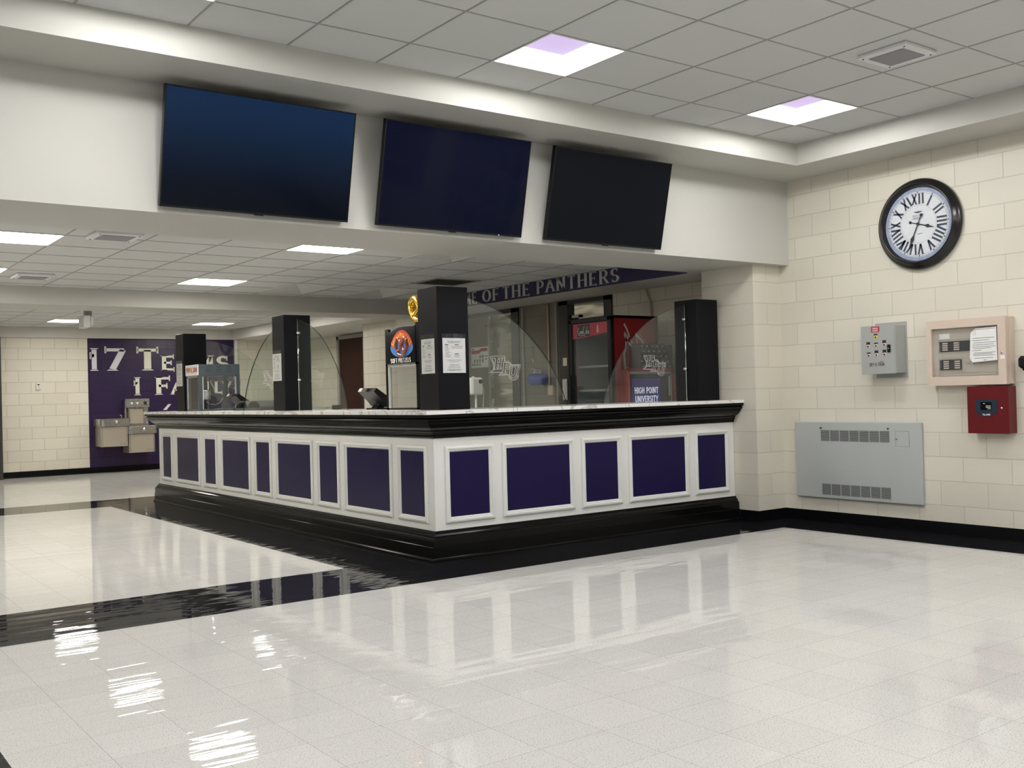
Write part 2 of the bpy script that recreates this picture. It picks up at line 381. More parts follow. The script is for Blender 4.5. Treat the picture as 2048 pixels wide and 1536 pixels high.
# glyph: width, strokes, horizontal serif points, vertical serif points
G = {
 'A': (.80, [[(.04, 0), (.40, 1)], [(.40, 1), (.76, 0)], [(.19, .34), (.61, .34)]], [(.04, 0), (.76, 0)], []),
 'B': (.66, [[(.1, 0), (.1, 1)], [(.1, 1), (.36, 1)]+arc(.36, .76, .22, .24, 90, -90)+[(.1, .52)], [(.36, .52)]+arc(.38, .26, .24, .26, 90, -90)+[(.1, 0)]], [(.1, 0), (.1, 1)], []),
 'C': (.76, [arc(.42, .5, .36, .5, 50, 310, 20)], [], [(.66, .84)]),
 'D': (.76, [[(.1, 0), (.1, 1), (.34, 1)]+arc(.34, .5, .36, .5, 90, -90, 16)+[(.1, 0)]], [(.1, 0), (.1, 1)], []),
 'E': (.64, [[(.58, 1), (.1, 1), (.1, 0), (.60, 0)], [(.1, .52), (.46, .52)]], [(.1, 0), (.1, 1)], [(.58, 1), (.60, 0), (.46, .52)]),
 'F': (.62, [[(.58, 1), (.1, 1), (.1, 0)], [(.1, .50), (.46, .50)]], [(.1, 0), (.1, 1)], [(.58, 1), (.46, .50)]),
 'G': (.80, [arc(.42, .5, .36, .5, 50, 340, 20)+[(.74, .42), (.50, .42)]], [], [(.66, .84)]),
 'H': (.80, [[(.1, 0), (.1, 1)], [(.70, 0), (.70, 1)], [(.1, .52), (.70, .52)]], [(.1, 0), (.1, 1), (.70, 0), (.70, 1)], []),
 'I': (.26, [[(.13, 0), (.13, 1)]], [(.13, 0), (.13, 1)], []),
 'K': (.74, [[(.1, 0), (.1, 1)], [(.64, 1), (.12, .45)], [(.28, .60), (.68, 0)]], [(.1, 0), (.1, 1), (.68, 0), (.64, 1)], []),
 'L': (.60, [[(.1, 1), (.1, 0), (.56, 0)]], [(.1, 1), (.1, 0)], [(.56, 0)]),
 'M': (.96, [[(.1, 0), (.13, 1)], [(.13, 1), (.48, .08)], [(.48, .08), (.83, 1)], [(.83, 1), (.86, 0)]], [(.1, 0), (.86, 0), (.12, 1), (.84, 1)], []),
 'N': (.82, [[(.1, 0), (.1, 1)], [(.1, 1), (.70, 0)], [(.70, 0), (.70, 1)]], [(.1, 0), (.1, 1), (.70, 1)], []),
 'O': (.84, [arc(.42, .5, .36, .5, 0, 360, 26)], [], []),
 'P': (.66, [[(.1, 0), (.1, 1), (.36, 1)]+arc(.36, .73, .24, .27, 90, -90)+[(.1, .46)]], [(.1, 0), (.1, 1)], []),
 'R': (.74, [[(.1, 0), (.1, 1), (.36, 1)]+arc(.36, .74, .24, .26, 90, -90)+[(.1, .48)], [(.36, .48), (.68, 0)]], [(.1, 0), (.1, 1), (.68, 0)], []),
 'S': (.64, [arc(.32, .745, .24, .255, 35, 270, 14)+arc(.32, .245, .26, .245, 90, -145, 14)[1:]], [], [(.53, .88), (.10, .12)]),
 'T': (.70, [[(.04, 1), (.66, 1)], [(.35, 1), (.35, 0)]], [(.35, 0)], [(.04, 1), (.66, 1)]),
 'U': (.78, [[(.1, 1), (.1, .3)]+arc(.39, .3, .29, .3, 180, 360, 12)+[(.68, 1)]], [(.1, 1), (.68, 1)], []),
 'V': (.78, [[(.04, 1), (.39, 0)], [(.39, 0), (.74, 1)]], [(.04, 1), (.74, 1)], []),
 'X': (.74, [[(.06, 0), (.68, 1)], [(.06, 1), (.68, 0)]], [(.06, 0), (.68, 0), (.06, 1), (.68, 1)], []),
 'Y': (.74, [[(.04, 1), (.37, .46), (.37, 0)], [(.37, .46), (.70, 1)]], [(.04, 1), (.70, 1), (.37, 0)], []),
 'Z': (.68, [[(.06, 1), (.60, 1)], [(.60, 1), (.06, 0)], [(.06, 0), (.62, 0)]], [], [(.06, 1), (.62, 0)]),
 '1': (.36, [[(.2, 0), (.2, 1)], [(.2, .70), (.03, .70)]], [(.2, 0), (.2, 1)], [(.03, .70)]),
 '7': (.70, [[(.04, 1), (.64, 1)], [(.60, 1), (.26, 0)]], [(.26, 0)], [(.04, 1)]),
 '-': (.40, [[(.06, .5), (.34, .5)]], [], []),
 '(': (.2, [arc(.3, .5, .2, .5, 120, 240, 6)], [], []),
 ' ': (.36, [], [], []),
}
def ribbon(pts, tv, th):
    """quads of a stroke; tv = thickness of vertical strokes, th = of horizontal ones"""
    out = []; n = len(pts); closed = n > 3 and abs(pts[0][0]-pts[-1][0]) < 1e-6 and abs(pts[0][1]-pts[-1][1]) < 1e-6
    nr = []
    for i in range(n-1):
        dx, dy = pts[i+1][0]-pts[i][0], pts[i+1][1]-pts[i][1]; l = sqrt(dx*dx+dy*dy) or 1e-9
        nr.append((-dy/l, dx/l))
    offs = []
    for i in range(n):
        if closed and i in (0, n-1): a, b = nr[-1], nr[0]
        else: a = nr[max(i-1, 0)]; b = nr[min(i, n-2)]
        mx, my = a[0]+b[0], a[1]+b[1]; l = sqrt(mx*mx+my*my) or 1e-9; mx /= l; my /= l
        c = max(.5, mx*a[0]+my*a[1]); offs.append((mx/c, my/c))
    for i in range(n-1):
        (x0, y0), (x1, y1) = pts[i], pts[i+1]
        a, b = offs[i], offs[i+1]
        out.append([(x0-a[0]*tv/2, y0-a[1]*th/2), (x1-b[0]*tv/2, y1-b[1]*th/2), (x1+b[0]*tv/2, y1+b[1]*th/2), (x0+a[0]*tv/2, y0+a[1]*th/2)])
    return out
def letters(txt, h=1.0, width=None, tv=.17, th=.10, serif=.12, sh=.05, track=.06, slant=0.0, small=None, at=(0, 0), xs=1.0):
    """list of polygons for a line of text, lower left at 'at'; small = height of small capitals (lower-case input)"""
    pol = []; x = 0.0
    for c in txt:
        k = small if (small and c.islower()) else 1.0
        gw, st, sh_pts, sv_pts = G[c.upper()]
        Tv, Th = (tv*(.85 if k < 1 else 1), th)
        def mp(p): return (x+p[0]*k*xs+tv*.5, Th/2+p[1]*(k-Th))
        for s_ in st: pol += ribbon([mp(p) for p in s_], Tv, Th)
        if serif:
            for p in sh_pts:
                X, Y = mp(p); yy = 0 if p[1] < .5 else k
                d = sh if p[1] < .5 else -sh
                pol.append([(X-Tv/2-serif*.55, yy), (X+Tv/2+serif*.55, yy), (X+Tv/2+.01, yy+d), (X-Tv/2-.01, yy+d)])
            for p in sv_pts:
                X, Y = mp(p); pol.append([(X-sh*.6, Y-Th/2-serif*.5), (X+sh*.6, Y-Th/2-serif*.55), (X+sh*.6, Y+Th/2+serif*.55), (X-sh*.6, Y+Th/2+serif*.5)])
        x += gw*k*xs+tv*.8+track
    W = x-track
    sx = (width/(W) if width else h)
    return [[(at[0]+(px+slant*py)*sx, at[1]+py*h) for px, py in q] for q in pol], W*sx

# plane mappings (u to the viewer's right, v up, h out of the wall)
def wall_x(x, y_of_u0, z0=0): return lambda u, v, h=0.0: (x-h, y_of_u0-u, z0+v)      # wall of constant X facing -X
def wall_y(y, x0, z0=0): return lambda u, v, h=0.0: (x0+u, y-h, z0+v)              # wall of constant Y facing -Y

# ================================================================== SETTING
XW = 7.963          # right wall plane
YH = 6.26           # face of the header that carries the screens
ZC, ZM, ZF = 3.416, 2.60, 2.69
XL, YB = -5.2, -5.6 # unseen left and back walls of the room
YFAR = 19.8
# floor: cream and black fields
f = MB()
A0, A1 = 5.965, 6.875; B0 = 3.485; C0, C1 = 13.13, 14.10; XR = 7.415; W0, W1 = -.22, .695
cream = [(XL, W0, YB, A0), (W1, XR, YB, A0), (XL, B0, A1, C0), (XL, 10.2, C1, 20.4), (4.4, 10.2, 7.2, C0)]
blackr = [(W0, W1, YB, A0), (XR, 8.4, YB, A0), (XL, 10.2, A0, A1), (B0, 4.4, A1, C0), (4.4, 10.2, A1, 7.2), (XL, 10.2, C0, C1)]
for x0, x1, y0, y1 in cream: f.mat(0).quad((x0, y0, 0), (x1, y0, 0), (x1, y1, 0), (x0, y1, 0))
for x0, x1, y0, y1 in blackr: f.mat(1).quad((x0, y0, 0), (x1, y0, 0), (x1, y1, 0), (x0, y1, 0))
struct(f.build('floor', ['floor', 'floor_black']))

# right wall with window openings beyond the frame
wr = MB()
WIN = [(-4.9, -3.1), (-2.5, -.7), (-.1, 1.7)]
ys = [YB] + [v for p in WIN for v in p] + [6.42]
for i in range(0, len(ys)-1, 2): wr.box(XW, XW+.3, ys[i], ys[i+1], 0, 3.6)
for y0, y1 in WIN:
    wr.box(XW, XW+.3, y0, y1, 0, .95); wr.box(XW, XW+.3, y0, y1, 2.85, 3.6)
struct(wr.build('wall_right', 'block_x'))
for i, (y0, y1) in enumerate(WIN):
    o = struct(MB().box(XW+.12, XW+.125, y0, y1, .95, 2.85).build('window_%d' % (i+1), 'winglass'))
    fr = MB()
    for yy in (y0, y0+.45, y0+.9, y0+1.35, y1-.04): fr.box(XW+.08, XW+.16, yy, yy+.04, .95, 2.85)
    for zz in (.95, 1.4, 1.88, 2.35, 2.81): fr.box(XW+.085, XW+.155, y0, y1, zz, zz+.04)
    fr.build('window_frame', 'winframe', o)
# pilaster at the end of the counter
struct(MB().box(7.57, XW+.3, 6.374, 7.02, 0, 2.43).build('wall_pilaster', ['block_pil'] if 'block_pil' in M else 'block_y'))
# header beam across the opening
hd = MB().box(XL, XW, YH, 7.10, 2.43, 3.6)
hd.box(XL, 7.434, 5.725, YH, 3.225, 3.6); hd.box(7.434, XW, YB, YH, 3.225, 3.6)
struct(hd.build('wall_header', 'drywall'))
struct(MB().box(XL-.2, XL, YB-.2, 20.4, 0, 3.6).build('wall_left', 'drywall'))
struct(MB().box(XL, XW, YB-.2, YB, 0, 3.6).build('wall_back', 'drywall'))
# far wall
struct(MB().box(XL, 4.90, YFAR, YFAR+.2, 0, 2.8).build('wall_far', 'block_far'))
struct(MB().box(7.70, 9.3, YFAR, YFAR+.2, 0, 2.8).build('wall_far_right', 'block_far'))
pw = struct(MB().box(4.90, 7.70, YFAR-.004, YFAR+.2, 0, 2.8).build('wall_far_mural', 'purple_block'))
# kitchen / corridor walls
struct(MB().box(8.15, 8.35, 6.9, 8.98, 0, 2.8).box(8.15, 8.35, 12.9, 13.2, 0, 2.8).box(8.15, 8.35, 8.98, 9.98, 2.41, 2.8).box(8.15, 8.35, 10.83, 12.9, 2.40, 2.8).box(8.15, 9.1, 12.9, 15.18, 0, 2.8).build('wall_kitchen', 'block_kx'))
struct(MB().box(8.15, 8.35, 9.98, 10.83, 0, 2.8).build('wall_kitchen_middle', 'block_dark'))
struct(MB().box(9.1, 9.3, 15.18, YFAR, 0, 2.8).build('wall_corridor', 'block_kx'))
struct(MB().box(7.5, 8.15, 12.28, 12.95, 0, 2.43).build('wall_pilaster_far', 'block_y'))
# sign soffit over the kitchen, far beam, far fascia
struct(MB().box(7.452, 8.15, 7.10, 12.9, 2.42, 2.9).build('wall_soffit', 'drywall'))
struct(MB().box(XL, 8.15, 12.22, 12.92, 2.40, 2.9).build('wall_beam', 'drywall'))
struct(MB().box(XL, 9.1, 19.70, YFAR, 2.495, 2.9).box(7.64, 9.1, 12.92, 19.70, 2.495, 2.9).build('wall_fascia', 'drywall'))

# ceilings as tile fields with openings for the lights
def ceiling(name, x0, x1, y0, y1, z, gx, gy, px, py, holes):
    xs = sorted(set([x0, x1]+[v for h in holes for v in h[:2] if x0 < v < x1]))
    ysr = sorted(set([y0, y1]+[v for h in holes for v in h[2:] if y0 < v < y1]))
    m = MB()
    for i in range(len(xs)-1):
        for j in range(len(ysr)-1):
            cx, cy = (xs[i]+xs[i+1])/2, (ysr[j]+ysr[j+1])/2
            if any(h[0] < cx < h[1] and h[2] < cy < h[3] for h in holes): continue
            m.quad((xs[i], ysr[j], z), (xs[i+1], ysr[j], z), (xs[i+1], ysr[j+1], z), (xs[i], ysr[j+1], z))
    o = struct(m.build(name, 'tile'))
    g = MB(); b = .0055
    k = math.ceil((x0-gx)/px)
    def inhole_x(x, ya, yb): return any(h[0]+.02 < x < h[1]-.02 and not (yb <= h[2]+.01 or ya >= h[3]-.01) for h in holes)
    def inhole_y(y, xa, xb): return any(h[2]+.02 < y < h[3]-.02 and not (xb <= h[0]+.01 or xa >= h[1]-.01) for h in holes)
    while gx+k*px < x1:
        x = gx+k*px
        cuts = sorted([y0, y1]+[v for h in holes for v in h[2:] if y0 < v < y1 and h[0]+.02 < x < h[1]-.02])
        for a, c in zip(cuts[:-1], cuts[1:]):
            if c-a > .01 and not inhole_x(x, a+.02, c-.02): g.box(x-b, x+b, a, c, z-.004, z+.01)
        k += 1
    k = math.ceil((y0-gy)/py)
    while gy+k*py < y1:
        y = gy+k*py
        cuts = sorted([x0, x1]+[v for h in holes for v in h[:2] if x0 < v < x1 and h[2]+.02 < y < h[3]-.02])
        for a, c in zip(cuts[:-1], cuts[1:]):
            if c-a > .01 and not inhole_y(y, a+.02, c-.02): g.box(a, c, y-b, y+b, z-.003, z+.01)
        k += 1
    g.build('ceiling_grid', 'tbar', o)
    return o
T = .6096
GX, GY = 4.4375, 5.3053
main_cells = [(GX+i*T-T, GX+i*T, GY+j*T-T, GY+j*T) for i in (4, 0, -4, -8) for j in (0, -4, -8, -12)]
MX, MY, MP = 1.95, 8.46, .59
mid_lit = [(MX-T, MX, 8.46, 9.05), (MX+3*T, MX+4*T, 7.87, 8.46), (MX+3*T, MX+4*T, 10.80, 11.39), (MX-T, MX, 10.72, 11.31), (MX-5*T, MX-4*T, 8.46, 9.05), (MX-5*T, MX-4*T, 10.80, 11.39)]
mid_off = [(4.95, 5.53, 10.84, 11.90), (6.12, 6.73, 10.84, 11.96), (4.99, 5.57, 7.87, 8.49)]
far_lit = [(6.40, 7.02, 17.93, 18.55), (3.92, 4.56, 17.93, 18.55), (3.80, 4.41, 14.10, 14.71), (1.2, 1.81, 14.8, 15.41), (-1.2, -.6, 17.0, 17.6), (6.40, 7.02, 15.4, 16.02)]
ceiling('ceiling', XL, 7.434, YB, 5.725, ZC, GX, GY, T, T, main_cells)
ceiling('ceiling_middle', XL, 7.452, 7.10, 12.22, ZM, MX, MY, T, MP, mid_lit+mid_off)
ceiling('ceiling_far', XL, 7.64, 12.92, 19.70, ZF, 6.40, 17.93, T+.01, T+.01, far_lit)
# slab above everything keeps the sky out
struct(MB().box(XL-.2, 9.4, YB-.2, 20.2, 3.6, 3.75).build('ceiling_slab', 'drywall'))
struct(MB().box(9.3, 9.5, 12.9, 20.2, 0, 3.6).box(8.35, 9.3, 6.9, 8.2, 0, 2.8).box(XL, 9.4, 20.0, 20.2, 2.8, 3.6).box(7.96, 8.5, 6.42, 6.95, 2.43, 3.6).box(8.35, 8.5, 6.9, 13.0, 0, 3.6).build('wall_outer', 'drywall'))

# baseboards
struct(MB().box(XW-.008, XW, YB, 6.374, 0, .102).box(XW-.016, XW, YB, 6.374, 0, .012).build('baseboard_right', 'base'))
struct(MB().box(7.57, XW, 6.366, 6.374, 0, .102).box(7.562, 7.57, 6.366, 6.6, 0, .102).build('baseboard_pilaster', 'base'))
struct(MB().box(XL, 9.1, YFAR-.012, YFAR-.004, 0, .11).box(XL, 9.1, YFAR-.02, YFAR-.004, 0, .015).build('baseboard_far', 'base'))
struct(MB().box(8.142, 8.15, 12.95, 15.18, 0, .1).build('baseboard_corridor', 'base'))
struct(MB().box(3.28, 3.395, 19.5, YFAR, 0, 2.49).build('trim_1', 'frame_dark'))
struct(MB().box(7.70, 7.76, YFAR-.06, YFAR, 0, 2.49).build('trim_2', 'white_plastic'))

# lettering painted on the mural wall and on the sign soffit
mu = MB(); my = wall_y(YFAR-.005, 0, 0)
def put(mb, txt, u0, u1, v0, v1, fn, h=.0015, **kw):
    pol, W = letters(txt, v1-v0, at=(0, 0), **kw)
    xs_ = [p[0] for q in pol for p in q]; a, b = min(xs_), max(xs_)
    s = (u1-u0)/(b-a)
    mb.polys([[(u0+(x-a)*s, v0+y) for x, y in q] for q in pol], fn, h)
K = dict(tv=.22, th=.14, serif=.16, sh=.05)
mu.mat(0); put(mu, '1', 4.934, 5.094, 1.895, 2.313, my, **K); put(mu, '7', 5.199, 5.592, 1.895, 2.313, my, **K)
mu.mat(1); put(mu, 'T', 5.781, 6.196, 1.895, 2.313, my, **K)
put(mu, 'E', 6.225, 6.50, 1.89, 2.18, my, **K); put(mu, 'A', 6.52, 6.86, 1.89, 2.18, my, **K)
put(mu, 'M', 6.89, 7.30, 1.89, 2.18, my, **K); put(mu, 'S', 7.336, 7.61, 1.885, 2.175, my, **K)
put(mu, '1', 5.72, 5.856, 1.425, 1.765, my, **K); put(mu, 'F', 6.103, 6.408, 1.425, 1.765, my, **K)
put(mu, 'A', 6.40, 6.68, 1.425, 1.665, my, **K); put(mu, 'M', 6.71, 7.06, 1.425, 1.665, my, **K)
put(mu, 'I', 7.12, 7.24, 1.425, 1.665, my, **K); put(mu, 'L', 7.27, 7.44, 1.425, 1.665, my, **K); put(mu, 'Y', 7.42, 7.66, 1.425, 1.665, my, **K)
mu.polys([[(6.26, 1.13), (6.33, 1.13), (6.42, 1.24), (6.36, 1.24)]], my, .0015)
mu.build('mural_lettering', ['lilac_paint', 'cream_paint'], pw)

sb = struct(MB().box(7.44, 7.452, 7.10, 12.22, 2.42, 2.60).build('trim_3', 'sign_purple'))
sl = MB(); sx = wall_x(7.44, 12.0, 0)
KS = dict(tv=.20, th=.07, serif=.14, sh=.04, xs=.85)
for t_, a, b in (('HOME', 11.42, 10.78), ('OF', 10.651, 10.293), ('THE', 10.202, 9.665), ('PANTHERS', 9.536, 8.078)):
    put(sl, t_, 12-a, 12-b, 2.442, 2.592, sx, h=.003, **KS)
sl.build('sign_lettering', 'sign_letter', sb)

# ================================================================== CEILING LIGHTS AND GRILLES
def make_light(name, label, sx, sy, refl, lens, group, h=.10, d=.077):
    t = thing(name, label, 'ceiling light', (0, 0, 0), group)
    a, b = sx/2-.008, sy/2-.008; c, e = a-d, b-d
    r = MB()
    for q in (((-a, -b), (a, -b), (c, -e), (-c, -e)), ((a, -b), (a, b), (c, e), (c, -e)), ((a, b), (-a, b), (-c, e), (c, e)), ((-a, b), (-a, -b), (-c, -e), (-c, e))):
        r.quad((*q[0], .004), (*q[1], .004), (*q[2], h), (*q[3], h))
    r.build('reflector', refl, t, True)
    MB().box(-c, c, -e, e, h, h+.012).build('lens', lens, t, True)
    fr = MB(); A, B = sx/2, sy/2; w_ = .012
    fr.box(-A, A, -B, -B+w_, -.006, .006); fr.box(-A, A, B-w_, B, -.006, .006); fr.box(-A, -A+w_, -B, B, -.006, .006); fr.box(A-w_, A, -B, B, -.006, .006)
    fr.build('frame', 'light_frame', t, True)
    hs = MB(); hs.box(-A, A, -B, B, h+.014, h+.03)
    hs.build('housing', 'darksteel', t, True)
    return t
def cc(c, z): return ((c[0]+c[1])/2, (c[2]+c[3])/2, z)
LM = make_light('recessed_light', '', T, T, 'refl_main', 'lens_main', 'recessed lights in the high ceiling')
lm_lab = {(4, 0): 'lit recessed square light with small lilac centre, nearer the clock wall corner',
          (0, 0): 'lit recessed square light with large lilac centre, the nearest one in the photo'}
idx = 0
for i in (4, 0, -4, -8):
    for j in (0, -4, -8, -12):
        c = (GX+i*T-T, GX+i*T, GY+j*T-T, GY+j*T)
        lab = lm_lab.get((i, j), 'lit recessed square light of the high ceiling just outside the photo')
        if idx == 0: LM.location = cc(c, ZC); LM['_o'] = cc(c, ZC); LM['label'] = lab
        else: copy_thing(LM, cc(c, ZC), lab)
        idx += 1
LB = make_light('recessed_light', '', T, MP, 'refl_back', 'refl_back', 'recessed lights beyond the header')
labs = ['glaring lit light cut by the left edge, just under the header', 'lit light under the gap between left and middle screens, tight against the header',
        'lit light in the lower ceiling above the row of black posts, before the far beam', 'sliver of a lit light at the left edge before the far beam',
        'lit light of the lower ceiling outside the photo', 'lit light of the lower ceiling outside the photo']
for k, c in enumerate(mid_lit):
    if k == 0: LB.location = cc(c, ZM); LB['_o'] = cc(c, ZM); LB['label'] = labs[0]
    else: copy_thing(LB, cc(c, ZM), labs[k])
labs = ['lit light in the far ceiling near the corner, above the purple wall', 'lit light in the far ceiling behind the hanging white sign',
        'lit light hidden behind the far beam, seen only as a glare on the floor'] + ['lit light of the far ceiling hidden behind the far beam']*3
for k, c in enumerate(far_lit): copy_thing(LB, cc(c, ZF), labs[k])
labs = ['unlit recessed light with sloping grey sides, above the second black post', 'unlit recessed light with sloping sides above the pretzel cabinet', 'unlit recessed light partly hidden by the header, right of the lit one']
for k, c in enumerate(mid_off):
    o = make_light('recessed_light', labs[k], c[1]-c[0], c[3]-c[2], 'refl_off', 'lens_off', 'unlit recessed lights over the kitchen', h=.13, d=.17); o.location = cc(c, ZM)

def make_speaker(lab):
    t = thing('ceiling_speaker', lab, 'speaker', (0, 0, 0), 'square ceiling speakers')
    MB().bbox(-.178, .178, -.178, .178, -.028, 0, .006).build('frame', 'speaker', t, True)
    MB().bbox(-.125, .125, -.125, .125, -.033, -.026, .004).build('grille', 'speaker_mesh', t, True)
    s_ = MB()
    for a in (-.148, .148):
        for b in (-.148, .148): s_.lathe([(.006, -.031), (.006, -.028)], (a, b, 0), 'z', 8, True)
    s_.build('screw', 'ink', t, True)
    return t
sp = make_speaker('square white ceiling speaker with grey mesh and four screws, high ceiling right'); sp.location = (5.975, 3.79, ZC)
copy_thing(sp, (2.27, 8.27, ZM), 'square white ceiling speaker beside the glaring light, under the left part of the header')
copy_thing(sp, (2.26, 11.20, ZM), 'square white ceiling speaker with a bright edge, far left before the beam')
# return air grille
t = thing('return_air_grille', 'dark square return air grille in the lower ceiling above the front black post', 'vent', (6.50, 10.05, ZM))
g = MB(); g.box(-.305, .305, -.29, -.255, -.008, .0); g.box(-.305, .305, .255, .29, -.008, 0); g.box(-.305, -.27, -.29, .29, -.008, 0); g.box(.27, .305, -.29, .29, -.008, 0); g.build('frame', 'frame_grey', t, True)
g = MB()
for k in range(12): g.box(-.27, .27, -.25+k*.043, -.235+k*.043, -.006, -.001)
g.build('louvre', 'slot', t, True)
MB().box(-.27, .27, -.255, .255, -.001, .0).build('backing', 'ink', t, True)
# hanging sign in the far room
t = thing('hanging_sign', 'small white box sign hanging from the far ceiling at upper left', 'sign', (3.97, 16.1, ZF))
MB().bbox(3.90, 4.00, 15.95, 16.25, 2.42, 2.60, .01).build('sign_box', 'white_plastic', t)
MB().box(3.96, 4.04, 16.02, 16.18, 2.60, ZF).build('canopy', 'frame_grey', t)
MB().bbox(4.00, 4.05, 15.97, 16.2, 2.45, 2.58, .01).build('sign_face', 'speaker', t)

# ================================================================== COUNTER
XB, YBK, XE, YE = 4.16, 6.66, 7.565, 13.34
ct = thing('concession_counter', 'long white wrap-around counter with deep purple panels and black mouldings', 'counter', (XB, YBK, 0))
def sweep(prof):
    """profile (d, z) along outer edge of the L"""
    path = lambda d: [(XE, YBK-d), (XB-d, YBK-d), (XB-d, YE+d), (6.3, YE+d)]
    rings = [[(*p, z) for p in path(d)] for d, z in prof]
    m = MB(); n = len(rings[0])
    m.loft(rings, False, False, smooth=False)
    m.quad(*[rings[k][0] for k in range(len(rings))])
    m.quad(*[rings[k][-1] for k in range(len(rings))])
    return m
b = MB(); b.box(XB, XE, YBK, YBK+.60, 0.0, 1.125); b.box(XB, XB+.60, YBK+.60, YE, 0.0, 1.125); b.box(XB+.6, 6.3, 12.74, YE, 0, 1.125)
b.build('body', 'white', ct)
crown = [(0, .940), (.010, .940), (.014, .950), (.014, .962), (.024, .968), (.026, .984), (.034, .992), (.034, .998), (.050, 1.006), (.072, 1.022), (.090, 1.040), (.098, 1.054), (.104, 1.056), (.104, 1.064), (.118, 1.068), (.124, 1.078), (.122, 1.088), (.112, 1.092), (.118, 1.098), (.136, 1.101), (.136, 1.125), (0, 1.125)]
sweep(crown).build('crown_molding', 'black_wood', ct)
basep = [(0, .228), (.010, .228), (.016, .222), (.016, .212), (.026, .204), (.034, .194), (.036, .182), (.046, .178), (.050, .170), (.050, .112), (.056, .108), (.056, .028), (.064, .024), (.068, .014), (.068, 0), (0, 0)]
sweep(basep).build('base_molding', 'black_wood', ct)
fr_x = [(4.301, 4.670), (4.847, 5.505), (5.682, 6.050), (6.226, 6.891), (7.066, 7.439)]
fr_y = [(7.162, 6.802), (8.097, 7.346), (8.643, 8.288), (9.582, 8.831), (10.133, 9.785), (11.090, 10.337), (11.648, 11.304), (12.625, 11.865), (13.175, 12.850)]
mp_ = [(-.047, 0), (-.047, .010), (-.042, .016), (-.030, .020), (-.022, .019), (-.018, .011), (-.008, .011), (-.003, .005), (0, .003), (0, 0)]
def picture_frame(fn, u0, u1, v0, v1):
    m = MB(); rings = []
    for s_, h_ in mp_:
        rings.append([fn(u0+s_, v0+s_, h_), fn(u1-s_, v0+s_, h_), fn(u1-s_, v1-s_, h_), fn(u0+s_, v1-s_, h_)])
    m.loft(rings, True, False, smooth=False); return m
for a, c in fr_x:
    fn = wall_y(YBK, 0, 0)
    picture_frame(fn, a, c, .325, .829).build('panel_molding', 'white', ct)
    p = MB(); p.box(a-.002, c+.002, YBK-.0022, YBK, .323, .831); p.build('panel', 'panel', ct)
for a, c in fr_y:
    fn = wall_x(XB, 14.0, 0)
    picture_frame(fn, 14-a, 14-c, .327, .835).build('panel_molding', 'white', ct)
    p = MB(); p.box(XB-.0022, XB, c-.002, a+.002, .325, .837); p.build('panel', 'panel', ct)
o_ = .148
top = MB(); pts = [(XB-o_, YBK-o_), (XE, YBK-o_), (XE, 7.36), (4.92, 7.36), (4.92, 12.68), (6.3, 12.68), (6.3, YE+o_), (XB-o_, YE+o_)]
top.prism(pts, lambda u, v, h: (u, v, h), 1.1255, 1.155)
tag(top.build('countertop', 'marble'), 'thin white marble-veined countertop on the long white and purple counter', 'countertop')

# black posts standing on the counter
S_ = .292
posts = {'1': (7.222, 6.775), '2': (4.283, 6.757), '3': (4.283, 9.655), '4': (4.283, 12.69)}
plabs = {'1': 'black square post at the right end of the counter, against the block pilaster',
         '2': 'largest black square post with two menu sheets, at the front corner of the counter',
         '3': 'black square post with glass on both sides, halfway along the left side',
         '4': 'black square post behind the popcorn machine, farthest along the counter'}
for k, (x, y) in posts.items():
    p = MB().bbox(x, x+S_, y, y+S_, 1.155, 2.128, .003)
    tag(p.build('black_post', 'pillar'), plabs[k], 'post', 'black posts on the counter')
# glass guards
prof = [(0, .93), (.06, .918), (.12, .898), (.20, .876), (.28, .851), (.36, .822), (.44, .785), (.53, .735), (.61, .678), (.69, .612), (.76, .545), (.83, .470), (.90, .382), (.96, .290), (1.01, .198), (1.05, .105), (1.085, 0)]
def guard(label, org, du, dn, scale=1.0):
    """org: foot point at the post; du: unit vector away from post; dn: unit normal"""
    t = thing('glass_guard', label, 'glass guard', org, 'quarter-round glass guards')
    o = Vector(org); du = Vector(du); dn = Vector(dn); h = .005
    P = [(0, 0)] + [(0, .93)] + [(a*scale, c) for a, c in prof[1:]]
    fn = lambda u, v, q: o+du*u+dn*q+Vector((0, 0, v))
    m = MB()
    m.mat(0); m.quad(*[fn(u, v, -h) for u, v in P])
    m.build('pane', 'glass', t)
    e = MB()
    for i in range(len(P)):
        a, c = P[i], P[(i+1) % len(P)]
        if i == len(P)-1: continue
        e.quad(fn(*a, -h), fn(*c, -h), fn(*c, h), fn(*a, h))
    e.build('polished_edge', 'glass_edge', t)
    rod = MB(); rod.tube([fn(.006, .002, 0), fn(.006, .93, 0)], .0045, 6); rod.build('edge_strip', 'chrome', t)
    for z_ in (.79, .31):
        k = MB(); c = fn(.0175, z_, 0); k.lathe([(.0, -.02), (.012, -.018), (.016, -.008), (.016, .008), (.012, .018), (0, .02)], c, 'x' if abs(dn.x) > .5 else 'y', 10); k.build('clamp', 'chrome', t)
    return t, fn
c2 = S_/2
gA, fA = guard('quarter-round glass guard in front of the university display, right end', (7.2195, 6.775+c2, 1.1555), (-1, 0, 0), (0, -1, 0))
gB, fB = guard('quarter-round glass guard right of the front corner post, before the steel doors', (4.2855+S_, 6.757+c2, 1.1555), (1, 0, 0), (0, -1, 0), 1.03)
gC, fC = guard('quarter-round glass guard on the near side of the middle left post', (4.283+c2, 9.6525, 1.1555), (0, -1, 0), (-1, 0, 0), .985)
gD, fD = guard('quarter-round glass guard on the far side of the middle left post', (4.283+c2, 9.6575+S_, 1.1555), (0, 1, 0), (-1, 0, 0), 1.09)
